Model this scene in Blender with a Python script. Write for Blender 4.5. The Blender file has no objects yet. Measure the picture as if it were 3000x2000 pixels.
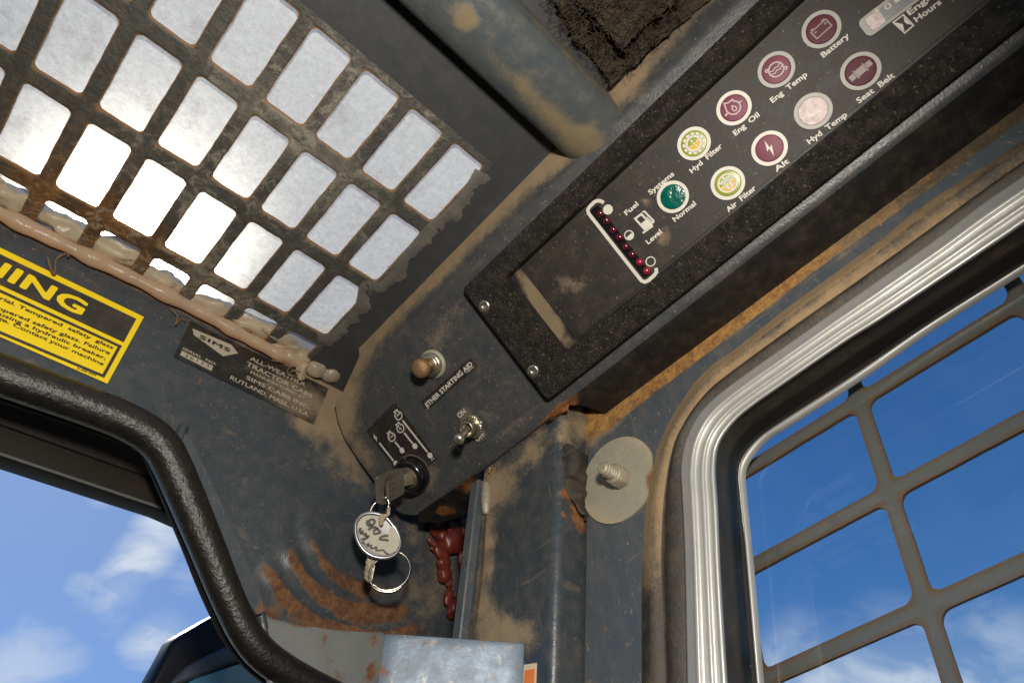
import bpy, bmesh, math, random
from mathutils import Vector, Matrix, noise
random.seed(7)
S = 10.0                                     # 1 unit = 10 cm
SC = bpy.context.scene
COL = SC.collection

# ------------------------------------------------------------------ camera
R = Matrix(((0.71941273, -0.68564511, -0.11106806),
            (-0.47376651, -0.60132302, 0.64339407),
            (-0.50792778, -0.41024555, -0.75743512)))      # cab axes -> camera axes
FPX = 1828.78
cam_d = bpy.data.cameras.new('camera')
cam = bpy.data.objects.new('camera', cam_d); COL.objects.link(cam); SC.camera = cam
cam.matrix_world = R.transposed().to_4x4()
cam_d.sensor_width = 36.0; cam_d.lens = FPX * 36 / 3000
cam_d.clip_start = 0.02; cam_d.clip_end = 2000
cam_d.dof.use_dof = True; cam_d.dof.focus_distance = 3.9; cam_d.dof.aperture_fstop = 2.4

# ------------------------------------------------------------------ sky, sun, flash
SUN_EL, SUN_AZ = math.radians(45.5), math.radians(-1)
w = bpy.data.worlds.new('World'); SC.world = w; w.use_nodes = True
wn = w.node_tree; wn.nodes.clear()
def N(t, typ, **kw):
    n = t.nodes.new(typ)
    for k, v in kw.items(): setattr(n, k, v)
    return n
out = N(wn, 'ShaderNodeOutputWorld'); bg = N(wn, 'ShaderNodeBackground')
sky = N(wn, 'ShaderNodeTexSky', sky_type='NISHITA'); sky.sun_disc = False
sky.sun_elevation = SUN_EL; sky.sun_rotation = SUN_AZ
sky.air_density = 1.0; sky.dust_density = 0.15; sky.ozone_density = 6.0
bg.inputs['Strength'].default_value = 0.085
wn.links.new(bg.outputs[0], out.inputs[0])
tcw = N(wn, 'ShaderNodeTexCoord')
mapw = N(wn, 'ShaderNodeMapping'); mapw.inputs['Scale'].default_value = (1.0, 1.7, 2.6)
mapw.inputs['Rotation'].default_value = (0.3, 0.5, 0.4)
wn.links.new(tcw.outputs['Generated'], mapw.inputs['Vector'])
nz = N(wn, 'ShaderNodeTexNoise'); nz.inputs['Scale'].default_value = 5.5; nz.inputs['Detail'].default_value = 7
nz.inputs['Roughness'].default_value = 0.55; nz.inputs['Distortion'].default_value = 0.7
wn.links.new(mapw.outputs[0], nz.inputs['Vector'])
# a few real cloud banks, each a direction in the sky with its own extent
def ray0(u, v):
    return R.transposed() @ Vector(((u - 1500) / FPX, (1000 - v) / FPX, -1.0))
acc = None
for (u, v, rad, amp) in [(465, 1560, .045, 1.3), (430, 1610, .045, 1.3), (395, 1665, .045, 1.3), (350, 1725, .045, 1.3), (500, 1500, .04, 1.0), (255, 1730, .035, .8), (340, 1800, .035, .9), (470, 1870, .055, 1.4), (520, 1750, .07, .5), (60, 1700, .10, .25), (40, 1980, .10, .7), (300, 1455, .03, .5), (2400, 1990, .08, .8), (2560, 1985, .07, .9), (2680, 2060, .11, .9), (2860, 2010, .07, .7), (2270, 1960, .04, .6), (2950, 1900, .06, .5), (2750, 1850, .05, .3)]:
    d = ray0(u, v).normalized()
    vm = N(wn, 'ShaderNodeVectorMath', operation='DISTANCE'); vm.inputs[1].default_value = d
    nrm = N(wn, 'ShaderNodeVectorMath', operation='NORMALIZE'); wn.links.new(tcw.outputs['Generated'], nrm.inputs[0])
    wn.links.new(nrm.outputs[0], vm.inputs[0])
    mr = N(wn, 'ShaderNodeMapRange', interpolation_type='SMOOTHSTEP')
    mr.inputs['From Min'].default_value = rad * 1.35; mr.inputs['From Max'].default_value = 0.0
    mr.inputs['To Min'].default_value = 0; mr.inputs['To Max'].default_value = amp
    wn.links.new(vm.outputs['Value'], mr.inputs['Value'])
    if acc is None: acc = mr.outputs[0]
    else:
        a = N(wn, 'ShaderNodeMath', operation='MAXIMUM'); wn.links.new(acc, a.inputs[0]); wn.links.new(mr.outputs[0], a.inputs[1]); acc = a.outputs[0]
nr = N(wn, 'ShaderNodeMapRange'); nr.inputs['From Min'].default_value = .40; nr.inputs['From Max'].default_value = .58
nr.inputs['To Min'].default_value = .3; nr.inputs['To Max'].default_value = 1.0
wn.links.new(nz.outputs['Fac'], nr.inputs['Value'])
mu = N(wn, 'ShaderNodeMath', operation='MULTIPLY', use_clamp=True); wn.links.new(acc, mu.inputs[0]); wn.links.new(nr.outputs[0], mu.inputs[1])
bc = N(wn, 'ShaderNodeMath', operation='MULTIPLY_ADD', use_clamp=True); bc.inputs[1].default_value = .02; bc.inputs[2].default_value = 0
wn.links.new(nr.outputs[0], bc.inputs[0])
# thin high veil toward the sun side of the sky
vd = N(wn, 'ShaderNodeVectorMath', operation='DOT_PRODUCT'); vd.inputs[1].default_value = ray0(-300, 1700).normalized()
nrm2 = N(wn, 'ShaderNodeVectorMath', operation='NORMALIZE'); wn.links.new(tcw.outputs['Generated'], nrm2.inputs[0]); wn.links.new(nrm2.outputs[0], vd.inputs[0])
vm2 = N(wn, 'ShaderNodeMapRange', interpolation_type='SMOOTHSTEP'); vm2.inputs['From Min'].default_value = .72; vm2.inputs['From Max'].default_value = 1.0
vm2.inputs['To Min'].default_value = 0; vm2.inputs['To Max'].default_value = .20; wn.links.new(vd.outputs['Value'], vm2.inputs['Value'])
bc2 = N(wn, 'ShaderNodeMath', operation='MAXIMUM'); wn.links.new(bc.outputs[0], bc2.inputs[0]); wn.links.new(vm2.outputs[0], bc2.inputs[1])
mx = N(wn, 'ShaderNodeMath', operation='MAXIMUM'); wn.links.new(mu.outputs[0], mx.inputs[0]); wn.links.new(bc2.outputs[0], mx.inputs[1])
mixw = N(wn, 'ShaderNodeMix', data_type='RGBA'); mixw.inputs['B'].default_value = (7.2, 8.2, 9.6, 1)
wn.links.new(mx.outputs[0], mixw.inputs['Factor']); hs = N(wn, 'ShaderNodeHueSaturation'); hs.inputs['Saturation'].default_value = 1.22; hs.inputs['Value'].default_value = 1.2; hs.inputs['Hue'].default_value = .504
wn.links.new(sky.outputs[0], hs.inputs['Color']); wn.links.new(hs.outputs[0], mixw.inputs['A'])
wn.links.new(mixw.outputs['Result'], bg.inputs['Color'])

sl = bpy.data.lights.new('sun', 'SUN'); sl.energy = 4.0; sl.angle = math.radians(0.55); sl.color = (1, .96, .9)
so = bpy.data.objects.new('sun', sl); COL.objects.link(so)
sd = Vector((math.cos(SUN_EL) * math.sin(SUN_AZ), math.cos(SUN_EL) * math.cos(SUN_AZ), math.sin(SUN_EL)))
so.rotation_euler = sd.to_track_quat('Z', 'Y').to_euler(); so.location = sd * 50
# the photographer's flash, just above the lens
fl = bpy.data.lights.new('camera_flash', 'SPOT'); fl.shadow_soft_size = 0.2; fl.spot_size = math.radians(118); fl.spot_blend = .75; fl.energy = 820; fl.color = (1, .93, .83)
fo = bpy.data.objects.new('camera_flash', fl); COL.objects.link(fo)
fpos = R.transposed() @ Vector((0.22, 1.15, 0.25)); fo.location = fpos
aim = R.transposed() @ Vector((-.75, -.4, -3.8))
fo.rotation_euler = (fpos - aim).to_track_quat('Z', 'Y').to_euler()

SC.view_settings.view_transform = 'Standard'; SC.view_settings.look = 'None'
SC.view_settings.exposure = 0; SC.view_settings.gamma = 1
SC.render.engine = 'CYCLES'
SC.cycles.max_bounces = 8; SC.cycles.transparent_max_bounces = 16

# ------------------------------------------------------------------ planes of the cab (metres * S)
def V(*a): return Vector(a)
X, Y, Z = V(1, 0, 0), V(0, 1, 0), V(0, 0, 1)
class Plane:
    def __init__(s, p, n): s.p = Vector(p); s.n = Vector(n).normalized()
    def at(s, u, v, off=0.0):
        r = ray0(u, v); p = s.p + s.n * off
        return r * ((p @ s.n) / (r @ s.n)) if False else r * (p.dot(s.n) / r.dot(s.n))
    def off(s, o): return Plane(s.p + s.n * o, s.n)
def proj(P):
    c = R @ Vector(P); return (1500 + FPX * c.x / -c.z, 1000 - FPX * c.y / -c.z)
TH = math.radians(43); D = V(math.cos(TH), 0, -math.sin(TH))
dC = V(0, -.262, .965).normalized()
M = Plane(ray0(1300, 1050) * .42 * S, Y.cross(D))            # console face
FW = Plane(V(0, .338, .277) * S, V(0, -.965, -.262))          # front wall
WR = Plane(V(.268, 0, 0) * S, V(-1, 0, 0))                    # right wall
CE = Plane(V(0, 0, .36) * S, V(0, 0, -1))                     # ceiling
QP = Plane(V(.268, .198, .155) * S, V(0, -.965, -.262))       # post, rear face
SP = Plane(V(.244, 0, 0) * S, V(-1, 0, 0))                    # post, inner face
def mm(x): return x * .001 * S

# ------------------------------------------------------------------ materials
def newmat(name):
    m = bpy.data.materials.new(name); m.use_nodes = True; t = m.node_tree
    return m, t, t.nodes['Principled BSDF']
MATS = {}
def simple(name, col, rough=.5, metal=0, spec=.5, bump=0, bscale=40, var=.12, coat=0, vscale=None):
    m, t, b = newmat(name)
    b.inputs['Roughness'].default_value = rough; b.inputs['Metallic'].default_value = metal
    b.inputs['Specular IOR Level'].default_value = spec; b.inputs['Coat Weight'].default_value = coat
    tc = N(t, 'ShaderNodeTexCoord'); n = N(t, 'ShaderNodeTexNoise'); n.inputs['Scale'].default_value = vscale or bscale * .4
    n.inputs['Detail'].default_value = 6; t.links.new(tc.outputs['Object'], n.inputs['Vector'])
    mixn = N(t, 'ShaderNodeMix', data_type='RGBA')
    mixn.inputs['A'].default_value = (*[c * (1 - var) for c in col], 1); mixn.inputs['B'].default_value = (*[min(1, c * (1 + var)) for c in col], 1)
    t.links.new(n.outputs['Fac'], mixn.inputs['Factor']); t.links.new(mixn.outputs['Result'], b.inputs['Base Color'])
    if bump:
        n2 = N(t, 'ShaderNodeTexNoise'); n2.inputs['Scale'].default_value = bscale; n2.inputs['Detail'].default_value = 5
        t.links.new(tc.outputs['Object'], n2.inputs['Vector'])
        bp = N(t, 'ShaderNodeBump'); bp.inputs['Strength'].default_value = bump; bp.inputs['Distance'].default_value = .02
        t.links.new(n2.outputs['Fac'], bp.inputs['Height']); t.links.new(bp.outputs[0], b.inputs['Normal'])
    MATS[name] = m; return m
TAN = (.27, .195, .115)
def grime(name, base, base2=None, dust=.0, dustcol=TAN, rust=.0, rustcol=(.17, .055, .016), rough=.38, metal=0, scale=1.0,
          bump=.12, bscale=60, spec=.5, film=.12, stretch=(1, 1, 1), coat=0, speck=0.0, soft=.66, tide=0.0, rim=None, scratch=0.0):
    """painted or moulded surface: base paint, a dust film, dust and rust patches that follow the 'dust' / 'rust' vertex fields"""
    m, t, b = newmat(name); L = t.links.new
    tc = N(t, 'ShaderNodeTexCoord'); mp = N(t, 'ShaderNodeMapping'); mp.inputs['Scale'].default_value = stretch
    L(tc.outputs['Object'], mp.inputs['Vector'])
    def noise_(sc, det=6, rg=.6, dist=0):
        n = N(t, 'ShaderNodeTexNoise'); n.inputs['Scale'].default_value = sc * scale; n.inputs['Detail'].default_value = det
        n.inputs['Roughness'].default_value = rg; n.inputs['Distortion'].default_value = dist; L(mp.outputs[0], n.inputs['Vector']); return n.outputs['Fac']
    n1, n2, n3 = noise_(1.6, 8, .62, .4), noise_(11, 8, .7), noise_(70, 4, .7)
    def math_(op, a, bb, c=None, clamp=False):
        n = N(t, 'ShaderNodeMath', operation=op, use_clamp=clamp)
        for i, x in enumerate((a, bb, c)):
            if x is None: continue
            if isinstance(x, (int, float)): n.inputs[i].default_value = x
            else: L(x, n.inputs[i])
        return n.outputs[0]
    def step(x, lo, hi):
        n = N(t, 'ShaderNodeMapRange', interpolation_type='SMOOTHSTEP'); n.inputs['From Min'].default_value = lo; n.inputs['From Max'].default_value = hi
        L(x, n.inputs['Value']); return n.outputs[0]
    def attr(nm):
        a = N(t, 'ShaderNodeAttribute', attribute_name=nm); return a.outputs['Fac']
    def mix_(f, a, bb):
        n = N(t, 'ShaderNodeMix', data_type='RGBA')
        if isinstance(f, float): n.inputs['Factor'].default_value = f
        else: L(f, n.inputs['Factor'])
        for k, x in (('A', a), ('B', bb)):
            if isinstance(x, tuple): n.inputs[k].default_value = (*x, 1)
            else: L(x, n.inputs[k])
        return n.outputs['Result']
    b2 = base2 or tuple(c * 1.35 for c in base)
    col = mix_(n1, base, b2)
    nn = math_('ADD', math_('MULTIPLY', n1, .95), math_('MULTIPLY', n2, .55))
    nn = math_('ADD', nn, math_('MULTIPLY', n3, .50))            # mean ~1.0
    # dust
    dv = math_('ADD', math_('ADD', attr('dust'), dust), math_('SUBTRACT', nn, 1.0))
    df = math_('MULTIPLY', step(dv, .42 - soft / 2, .42 + soft / 2), .88)
    thin = math_('MULTIPLY', step(n2, .35, .75), film)
    df = math_('MAXIMUM', df, thin)
    col = mix_(df, col, mix_(n2, tuple(c * .72 for c in dustcol), tuple(c * 1.3 for c in dustcol)))
    # rust
    rv = math_('ADD', math_('ADD', attr('rust'), rust), math_('SUBTRACT', math_('ADD', math_('MULTIPLY', n2, 1.2), math_('MULTIPLY', n3, .5)), .85))
    rf = math_('MULTIPLY', step(rv, .16, .60), .92)
    rc = mix_(step(noise_(14, 8, .8), .35, .65), (rustcol[0] * .6, rustcol[1] * .6, rustcol[2] * .7), (rustcol[0] * 1.7, rustcol[1] * 2.1, rustcol[2] * 1.9))
    col = mix_(rf, col, rc)
    if tide:
        ta = N(t, 'ShaderNodeMath', operation='ABSOLUTE'); L(math_('SUBTRACT', noise_(3.4, 9, .62, .6), .5), ta.inputs[0])
        tl_ = math_('MULTIPLY', step(math_('MULTIPLY', ta.outputs[0], -1.0), -.032, -.006), math_('MULTIPLY', step(math_('ADD', attr('dust'), n2), .50, .78), tide))
        col = mix_(tl_, col, (.30, .28, .22))
        dk = math_('MULTIPLY', step(noise_(3.4, 9, .62, .6), .53, .58), math_('MULTIPLY', step(math_('ADD', attr('dust'), n1), .55, .8), .6))
        col = mix_(dk, col, (.018, .018, .018))
    if rim: col = mix_(math_('MULTIPLY', step(math_('ADD', attr('rim'), math_('MULTIPLY', math_('SUBTRACT', n2, .5), 1.1)), .35, .75), .85), col, rim)
    if scratch:
        ms_ = N(t, 'ShaderNodeMapping'); ms_.inputs['Scale'].default_value = (30, 2.2, 24); ms_.inputs['Rotation'].default_value = (.4, .9, .5); L(tc.outputs['Object'], ms_.inputs['Vector'])
        sn = N(t, 'ShaderNodeTexNoise'); sn.inputs['Scale'].default_value = 1.0; sn.inputs['Detail'].default_value = 3; sn.inputs['Distortion'].default_value = .3; L(ms_.outputs[0], sn.inputs['Vector'])
        ms2 = N(t, 'ShaderNodeMapping'); ms2.inputs['Scale'].default_value = (3, 34, 5); ms2.inputs['Rotation'].default_value = (.9, .2, .8); L(tc.outputs['Object'], ms2.inputs['Vector'])
        sn2 = N(t, 'ShaderNodeTexNoise'); sn2.inputs['Scale'].default_value = 1.0; sn2.inputs['Detail'].default_value = 3; L(ms2.outputs[0], sn2.inputs['Vector'])
        sc_ = math_('MAXIMUM', step(sn.outputs['Fac'], .655, .70), step(sn2.outputs['Fac'], .665, .71))
        col = mix_(math_('MULTIPLY', sc_, scratch), col, tuple(c * 1.1 for c in dustcol))
    # pale paint (flaked or washed) field
    pf = step(math_('ADD', attr('pale'), math_('MULTIPLY', math_('SUBTRACT', n2, .5), 1.4)), .42, .6)
    col = mix_(pf, col, (.32, .3, .25))
    if speck:
        sp = step(noise_(55, 2, .5), .70 - speck * .1, .76)
        col = mix_(math_('MULTIPLY', sp, .7), col, dustcol)
    L(col, b.inputs['Base Color'])
    rr = math_('ADD', rough, math_('MULTIPLY', math_('MAXIMUM', df, rf), .9 - rough))
    rr = math_('ADD', rr, math_('MULTIPLY', math_('SUBTRACT', n2, .5), .22), None, True)
    L(rr, b.inputs['Roughness']); b.inputs['Specular IOR Level'].default_value = spec; b.inputs['Coat Weight'].default_value = coat
    if metal: L(math_('MULTIPLY', math_('SUBTRACT', 1.0, math_('MAXIMUM', df, rf)), metal), b.inputs['Metallic'])
    h = math_('ADD', math_('MULTIPLY', n2, .5), math_('ADD', math_('MULTIPLY', df, .35), math_('MULTIPLY', rf, .7)))
    h = math_('ADD', h, math_('MULTIPLY', noise_(bscale, 4, .6), .8))
    bp = N(t, 'ShaderNodeBump'); bp.inputs['Strength'].default_value = bump; bp.inputs['Distance'].default_value = .03
    L(h, bp.inputs['Height']); L(bp.outputs[0], b.inputs['Normal'])
    MATS[name] = m; return m

PAINT = (.034, .044, .055); PAINT2 = (.052, .064, .077)
grime('wall_paint', PAINT, PAINT2, dust=-.02, rough=.34, bump=.10, rustcol=(.13, .048, .018), film=.10, speck=.3, scratch=.18)
grime('console_paint', (.036, .041, .047), (.050, .055, .061), dust=-.03, film=.12, rough=.36, bump=.14, speck=.6, scratch=.12)
grime('roof_paint', (.030, .033, .036), (.042, .045, .047), dust=-.2, rough=.5, bump=.06, film=.05)
grime('grille_paint', (.040, .040, .037), (.064, .061, .053), dust=.10, dustcol=(.30, .27, .21), rust=.02, rustcol=(.14, .055, .016), rough=.55, bump=.4, bscale=25, scale=1.5, tide=.55, rim=(.26, .125, .045))
grime('beam_paint', (.040, .052, .060), (.066, .078, .085), dust=-.02, dustcol=(.17, .128, .066), rough=.30, bump=.08, film=.25, soft=.8)
grime('post_paint', (.028, .036, .045), (.044, .055, .065), dust=.05, rough=.27, bump=.10, film=.15, soft=.5, scratch=.18)
grime('bar_paint', (.048, .060, .074), (.066, .080, .095), dust=-.10, rough=.42, bump=.10, film=.14, speck=.4, stretch=(1, 1, .5), scratch=.18)
grime('edge_rubber', (.016, .013, .011), (.028, .023, .018), dust=-.02, dustcol=(.30, .20, .105), rough=.6, bump=.2, stretch=(1, 1, 1))
grime('rust_strip', (.045, .035, .025), (.09, .06, .03), dust=.15, rust=.18, rustcol=(.26, .11, .03), rough=.8, bump=.4)
grime('crinkle_plastic', (.006, .006, .006), (.011, .010, .009), dust=-.14, dustcol=(.20, .15, .10), rough=.45, bump=1.0, bscale=60, film=.16, speck=1.0, scale=1.3, spec=.35)
grime('recess_dust', (.05, .045, .038), (.10, .085, .065), dust=.05, rough=.8, bump=.3)
grime('smooth_plastic', (.008, .009, .011), (.014, .013, .012), dust=-.12, dustcol=(.20, .15, .09), rough=.5, bump=.08, spec=.3)
grime('panel_sheet', (.014, .0125, .0115), (.020, .018, .016), dust=-.15, dustcol=(.28, .20, .13), rough=.55, spec=.3, bump=.06, film=.08, speck=.25)
grime('seal_rubber', (.010, .009, .008), (.014, .012, .011), dust=-.25, rough=.36, bump=.3, bscale=40, film=.03, spec=.6)
grime('foam', (.018, .014, .009), (.045, .034, .02), dust=.0, dustcol=(.15, .11, .055), rough=.95, bump=1.0, bscale=22, scale=2, film=.45)
grime('aluminium', (.39, .39, .37), (.47, .47, .45), dust=-.1, dustcol=(.34, .28, .2), rough=.42, metal=.45, bump=.05, film=.15, stretch=(1, .35, .35), scale=2)
grime('zinc', (.26, .25, .19), (.36, .34, .26), dust=-.02, dustcol=(.34, .28, .18), rust=-.12, rough=.5, metal=.2, bump=.2, film=.4, scale=1.6, speck=.8)
grime('guard_paint', (.070, .076, .074), (.095, .098, .09), dust=-.05, dustcol=(.18, .14, .09), rust=-.12, rustcol=(.18, .07, .02), rough=.55, bump=.1, rim=(.10, .062, .032))
grime('panel_metal', (.045, .075, .11), (.09, .125, .17), dust=-.25, rust=-.1, rough=.42, metal=.25, bump=.05, bscale=40, speck=.5, scratch=.3)
grime('sill_lit_paint', (.15, .17, .175), (.25, .25, .235), dust=-.06, rust=.0, rough=.36, bump=.14, speck=.5, scratch=.3)  # bright light on the gusset put into the colour, paler than the wall
grime('dark_steel', (.010, .008, .007), (.017, .013, .010), dust=-.25, rough=.6, bump=.1, spec=.15, film=.03)
grime('label_yellow', (.88, .62, .006), (.92, .68, .008), dust=-.34, rough=.38, bump=.03, film=.0)
grime('label_black', (.022, .019, .016), (.035, .030, .026), dust=-.2, rough=.45, bump=.04)
grime('plate_black', (.010, .009, .008), (.018, .016, .014), dust=-.03, dustcol=(.22, .16, .10), rough=.4, bump=.06, film=.12)
grime('plate_print', (.33, .29, .22), (.45, .40, .32), dust=.0, dustcol=(.20, .15, .10), rough=.6, bump=.03)
simple('print_white', (.56, .53, .47), .6, var=.15, vscale=20)
simple('print_black', (.020, .016, .012), .55)
simple('ring_white', (.55, .52, .46), .5, var=.12, vscale=20)
simple('ring_grey', (.30, .29, .26), .5, var=.12, vscale=20)
simple('lens_red', (.14, .020, .045), .5, var=.5, vscale=12, spec=.3)
simple('lens_dark_red', (.075, .008, .022), .55, var=.4, vscale=12, spec=.25)
simple('lens_green', (.22, .27, .012), .3, var=.25, vscale=9, coat=.3)
simple('lens_amber', (.55, .33, .02), .3, var=.2, vscale=9, coat=.3)
simple('lens_teal', (.0, .085, .065), .2, var=.8, bump=.8, bscale=10, vscale=10, coat=.6)
simple('lens_foil', (.52, .42, .40), .45, var=.45, bump=.4, bscale=30, vscale=32)
simple('icon_pink', (.40, .30, .30), .5, var=.1)
simple('icon_dim', (.22, .16, .15), .5, var=.1)
simple('lcd_grey', (.16, .165, .17), .3, var=.3, vscale=8)
simple('bead_red', (.075, .004, .012), .2, spec=.6, coat=.5, var=.3, vscale=5)
simple('bead_bright', (.26, .008, .025), .2, spec=.6, coat=.5, var=.2, vscale=5)
simple('nickel', (.52, .47, .38), .30, metal=.9, var=.3, bump=.15, bscale=30)
simple('nickel_dark', (.26, .235, .19), .36, metal=.65, var=.3, bump=.2, bscale=25)
simple('steel_wire', (.50, .46, .40), .25, metal=1, var=.2)
simple('brass_key', (.38, .32, .21), .38, metal=.5, var=.35, bump=.2, bscale=25)
grime('copper_rust', (.20, .10, .045), (.38, .22, .11), dust=-.2, rust=.05, rustcol=(.14, .05, .02), rough=.4, metal=.5, bump=.3, scale=3)
simple('black_gloss', (.006, .006, .007), .22, spec=.6, coat=.2, var=.1, bump=.05)
simple('lock_face', (.16, .13, .10), .45, metal=.6, var=.3, bump=.3, bscale=25)
simple('paper_tag', (.52, .48, .38), .85, var=.2, vscale=9, bump=.3, bscale=25)
simple('ink', (.10, .095, .085), .8)
simple('tag_rim', (.38, .38, .40), .3, metal=.8)
simple('dry_strand', (.16, .11, .07), .7, var=.3)
simple('string', (.40, .34, .22), .9, var=.3, bump=.6, bscale=60)
simple('red_sealant', (.13, .022, .011), .38, var=.4, bump=.25, bscale=6, vscale=5)
simple('orange_print', (.72, .20, .05), .5)
simple('cream_print', (.62, .52, .36), .6)
simple('dead_grass', (.34, .2, .07), .8)
simple('teal_glass', (.10, .30, .36), .15, var=.35, vscale=1.5, coat=.4)
simple('mirror_black', (.008, .009, .014), .45, spec=.2, var=.3)
simple('bolt_zinc', (.34, .30, .22), .55, metal=.35, var=.3, bump=.3, bscale=30)
# silicone: cloudy, lets the sun through
def trans_mat(name, col, tr, rough=.3, tcol=None, var=.2, vs=3):
    m, t, b = newmat(name); L = t.links.new; b.inputs['Roughness'].default_value = rough
    tc = N(t, 'ShaderNodeTexCoord'); nb = N(t, 'ShaderNodeTexNoise'); nb.inputs['Scale'].default_value = 9; nb.inputs['Detail'].default_value = 8; L(tc.outputs['Object'], nb.inputs['Vector'])
    bp = N(t, 'ShaderNodeBump'); bp.inputs['Strength'].default_value = .35; bp.inputs['Distance'].default_value = .05; L(nb.outputs['Fac'], bp.inputs['Height']); L(bp.outputs[0], b.inputs['Normal'])
    n = N(t, 'ShaderNodeTexNoise'); n.inputs['Scale'].default_value = vs; n.inputs['Detail'].default_value = 6
    L(tc.outputs['Object'], n.inputs['Vector'])
    mc = N(t, 'ShaderNodeMix', data_type='RGBA'); mc.inputs['A'].default_value = (*[c * (1 - var) for c in col], 1); mc.inputs['B'].default_value = (*[c * (1 + var) for c in col], 1)
    L(n.outputs['Fac'], mc.inputs['Factor']); L(mc.outputs['Result'], b.inputs['Base Color'])
    tl = N(t, 'ShaderNodeBsdfTranslucent'); tl.inputs['Color'].default_value = (*(tcol or col), 1)
    ms = N(t, 'ShaderNodeMixShader'); ms.inputs[0].default_value = tr
    L(b.outputs[0], ms.inputs[1]); L(tl.outputs[0], ms.inputs[2]); L(ms.outputs[0], t.nodes['Material Output'].inputs['Surface'])
    MATS[name] = m; return m
trans_mat('silicone', (.66, .56, .42), .60, .24, (.98, .66, .42))
trans_mat('silicone_pale', (.62, .55, .42), .62, .24, (.92, .80, .62))
trans_mat('residue', (.13, .12, .105), .15, .6, (.4, .36, .3), .5, 8)
# frosted roof sheet: scatters the sun forward
def frosted():
    m, t, b = newmat('frosted_sheet'); L = t.links.new
    tc = N(t, 'ShaderNodeTexCoord')
    n = N(t, 'ShaderNodeTexNoise'); n.inputs['Scale'].default_value = 34; n.inputs['Detail'].default_value = 3; n.inputs['Roughness'].default_value = .8; L(tc.outputs['Object'], n.inputs['Vector'])
    n2 = N(t, 'ShaderNodeTexNoise'); n2.inputs['Scale'].default_value = 3.2; n2.inputs['Detail'].default_value = 9; n2.inputs['Roughness'].default_value = .75; L(tc.outputs['Object'], n2.inputs['Vector'])
    r = N(t, 'ShaderNodeMapRange'); r.inputs['From Min'].default_value = .3; r.inputs['From Max'].default_value = .7
    r.inputs['To Min'].default_value = .60; r.inputs['To Max'].default_value = .96; L(n.outputs['Fac'], r.inputs['Value'])
    r2 = N(t, 'ShaderNodeMapRange', interpolation_type='SMOOTHSTEP'); r2.inputs['From Min'].default_value = .50; r2.inputs['From Max'].default_value = .70
    r2.inputs['To Min'].default_value = 1; r2.inputs['To Max'].default_value = .62; L(n2.outputs['Fac'], r2.inputs['Value'])
    mm_ = N(t, 'ShaderNodeMath', operation='MULTIPLY'); L(r.outputs[0], mm_.inputs[0]); L(r2.outputs[0], mm_.inputs[1])
    n3 = N(t, 'ShaderNodeTexNoise'); n3.inputs['Scale'].default_value = 14; n3.inputs['Detail'].default_value = 5; n3.inputs['Roughness'].default_value = .8; L(tc.outputs['Object'], n3.inputs['Vector'])
    r3 = N(t, 'ShaderNodeMapRange', interpolation_type='SMOOTHSTEP'); r3.inputs['From Min'].default_value = .66; r3.inputs['From Max'].default_value = .74
    r3.inputs['To Min'].default_value = 1; r3.inputs['To Max'].default_value = .35; L(n3.outputs['Fac'], r3.inputs['Value'])
    m3 = N(t, 'ShaderNodeMath', operation='MULTIPLY'); L(mm_.outputs[0], m3.inputs[0]); L(r3.outputs[0], m3.inputs[1]); mm_ = m3
    cc0 = N(t, 'ShaderNodeCombineColor'); L(mm_.outputs[0], cc0.inputs[0]); L(mm_.outputs[0], cc0.inputs[1]); L(mm_.outputs[0], cc0.inputs[2])
    cc = N(t, 'ShaderNodeMix', data_type='RGBA', blend_type='MULTIPLY'); cc.inputs['Factor'].default_value = 1; cc.inputs['B'].default_value = (1, .96, .84, 1); L(cc0.outputs[0], cc.inputs['A'])
    class _O: pass
    o_ = _O(); o_.outputs = [cc.outputs['Result']]; cc = o_
    tl = N(t, 'ShaderNodeBsdfTranslucent'); L(cc.outputs[0], tl.inputs['Color'])
    rf = N(t, 'ShaderNodeBsdfRefraction'); rf.inputs['IOR'].default_value = 1.12; rf.inputs['Roughness'].default_value = .74; L(cc.outputs[0], rf.inputs['Color'])
    df = N(t, 'ShaderNodeBsdfDiffuse'); df.inputs['Color'].default_value = (.6, .62, .62, 1)
    a = N(t, 'ShaderNodeMixShader'); a.inputs[0].default_value = FROST_MIX; L(tl.outputs[0], a.inputs[1]); L(rf.outputs[0], a.inputs[2])
    c = N(t, 'ShaderNodeMixShader'); c.inputs[0].default_value = FROST_DIFF; L(a.outputs[0], c.inputs[1]); L(df.outputs[0], c.inputs[2])
    L(c.outputs[0], t.nodes['Material Output'].inputs['Surface']); MATS['frosted_sheet'] = m
FROST_MIX, FROST_DIFF = .32, .40
frosted()
def glassmat(name, tint, f):
    m, t, b = newmat(name); L = t.links.new
    tr = N(t, 'ShaderNodeBsdfTransparent'); tr.inputs[0].default_value = (*tint, 1)
    gl = N(t, 'ShaderNodeBsdfGlossy'); gl.inputs['Roughness'].default_value = .02
    ms = N(t, 'ShaderNodeMixShader'); ms.inputs[0].default_value = f
    L(tr.outputs[0], ms.inputs[1]); L(gl.outputs[0], ms.inputs[2]); L(ms.outputs[0], t.nodes['Material Output'].inputs['Surface']); MATS[name] = m
glassmat('clear_pane', (.97, .98, .98), .03)

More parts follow.
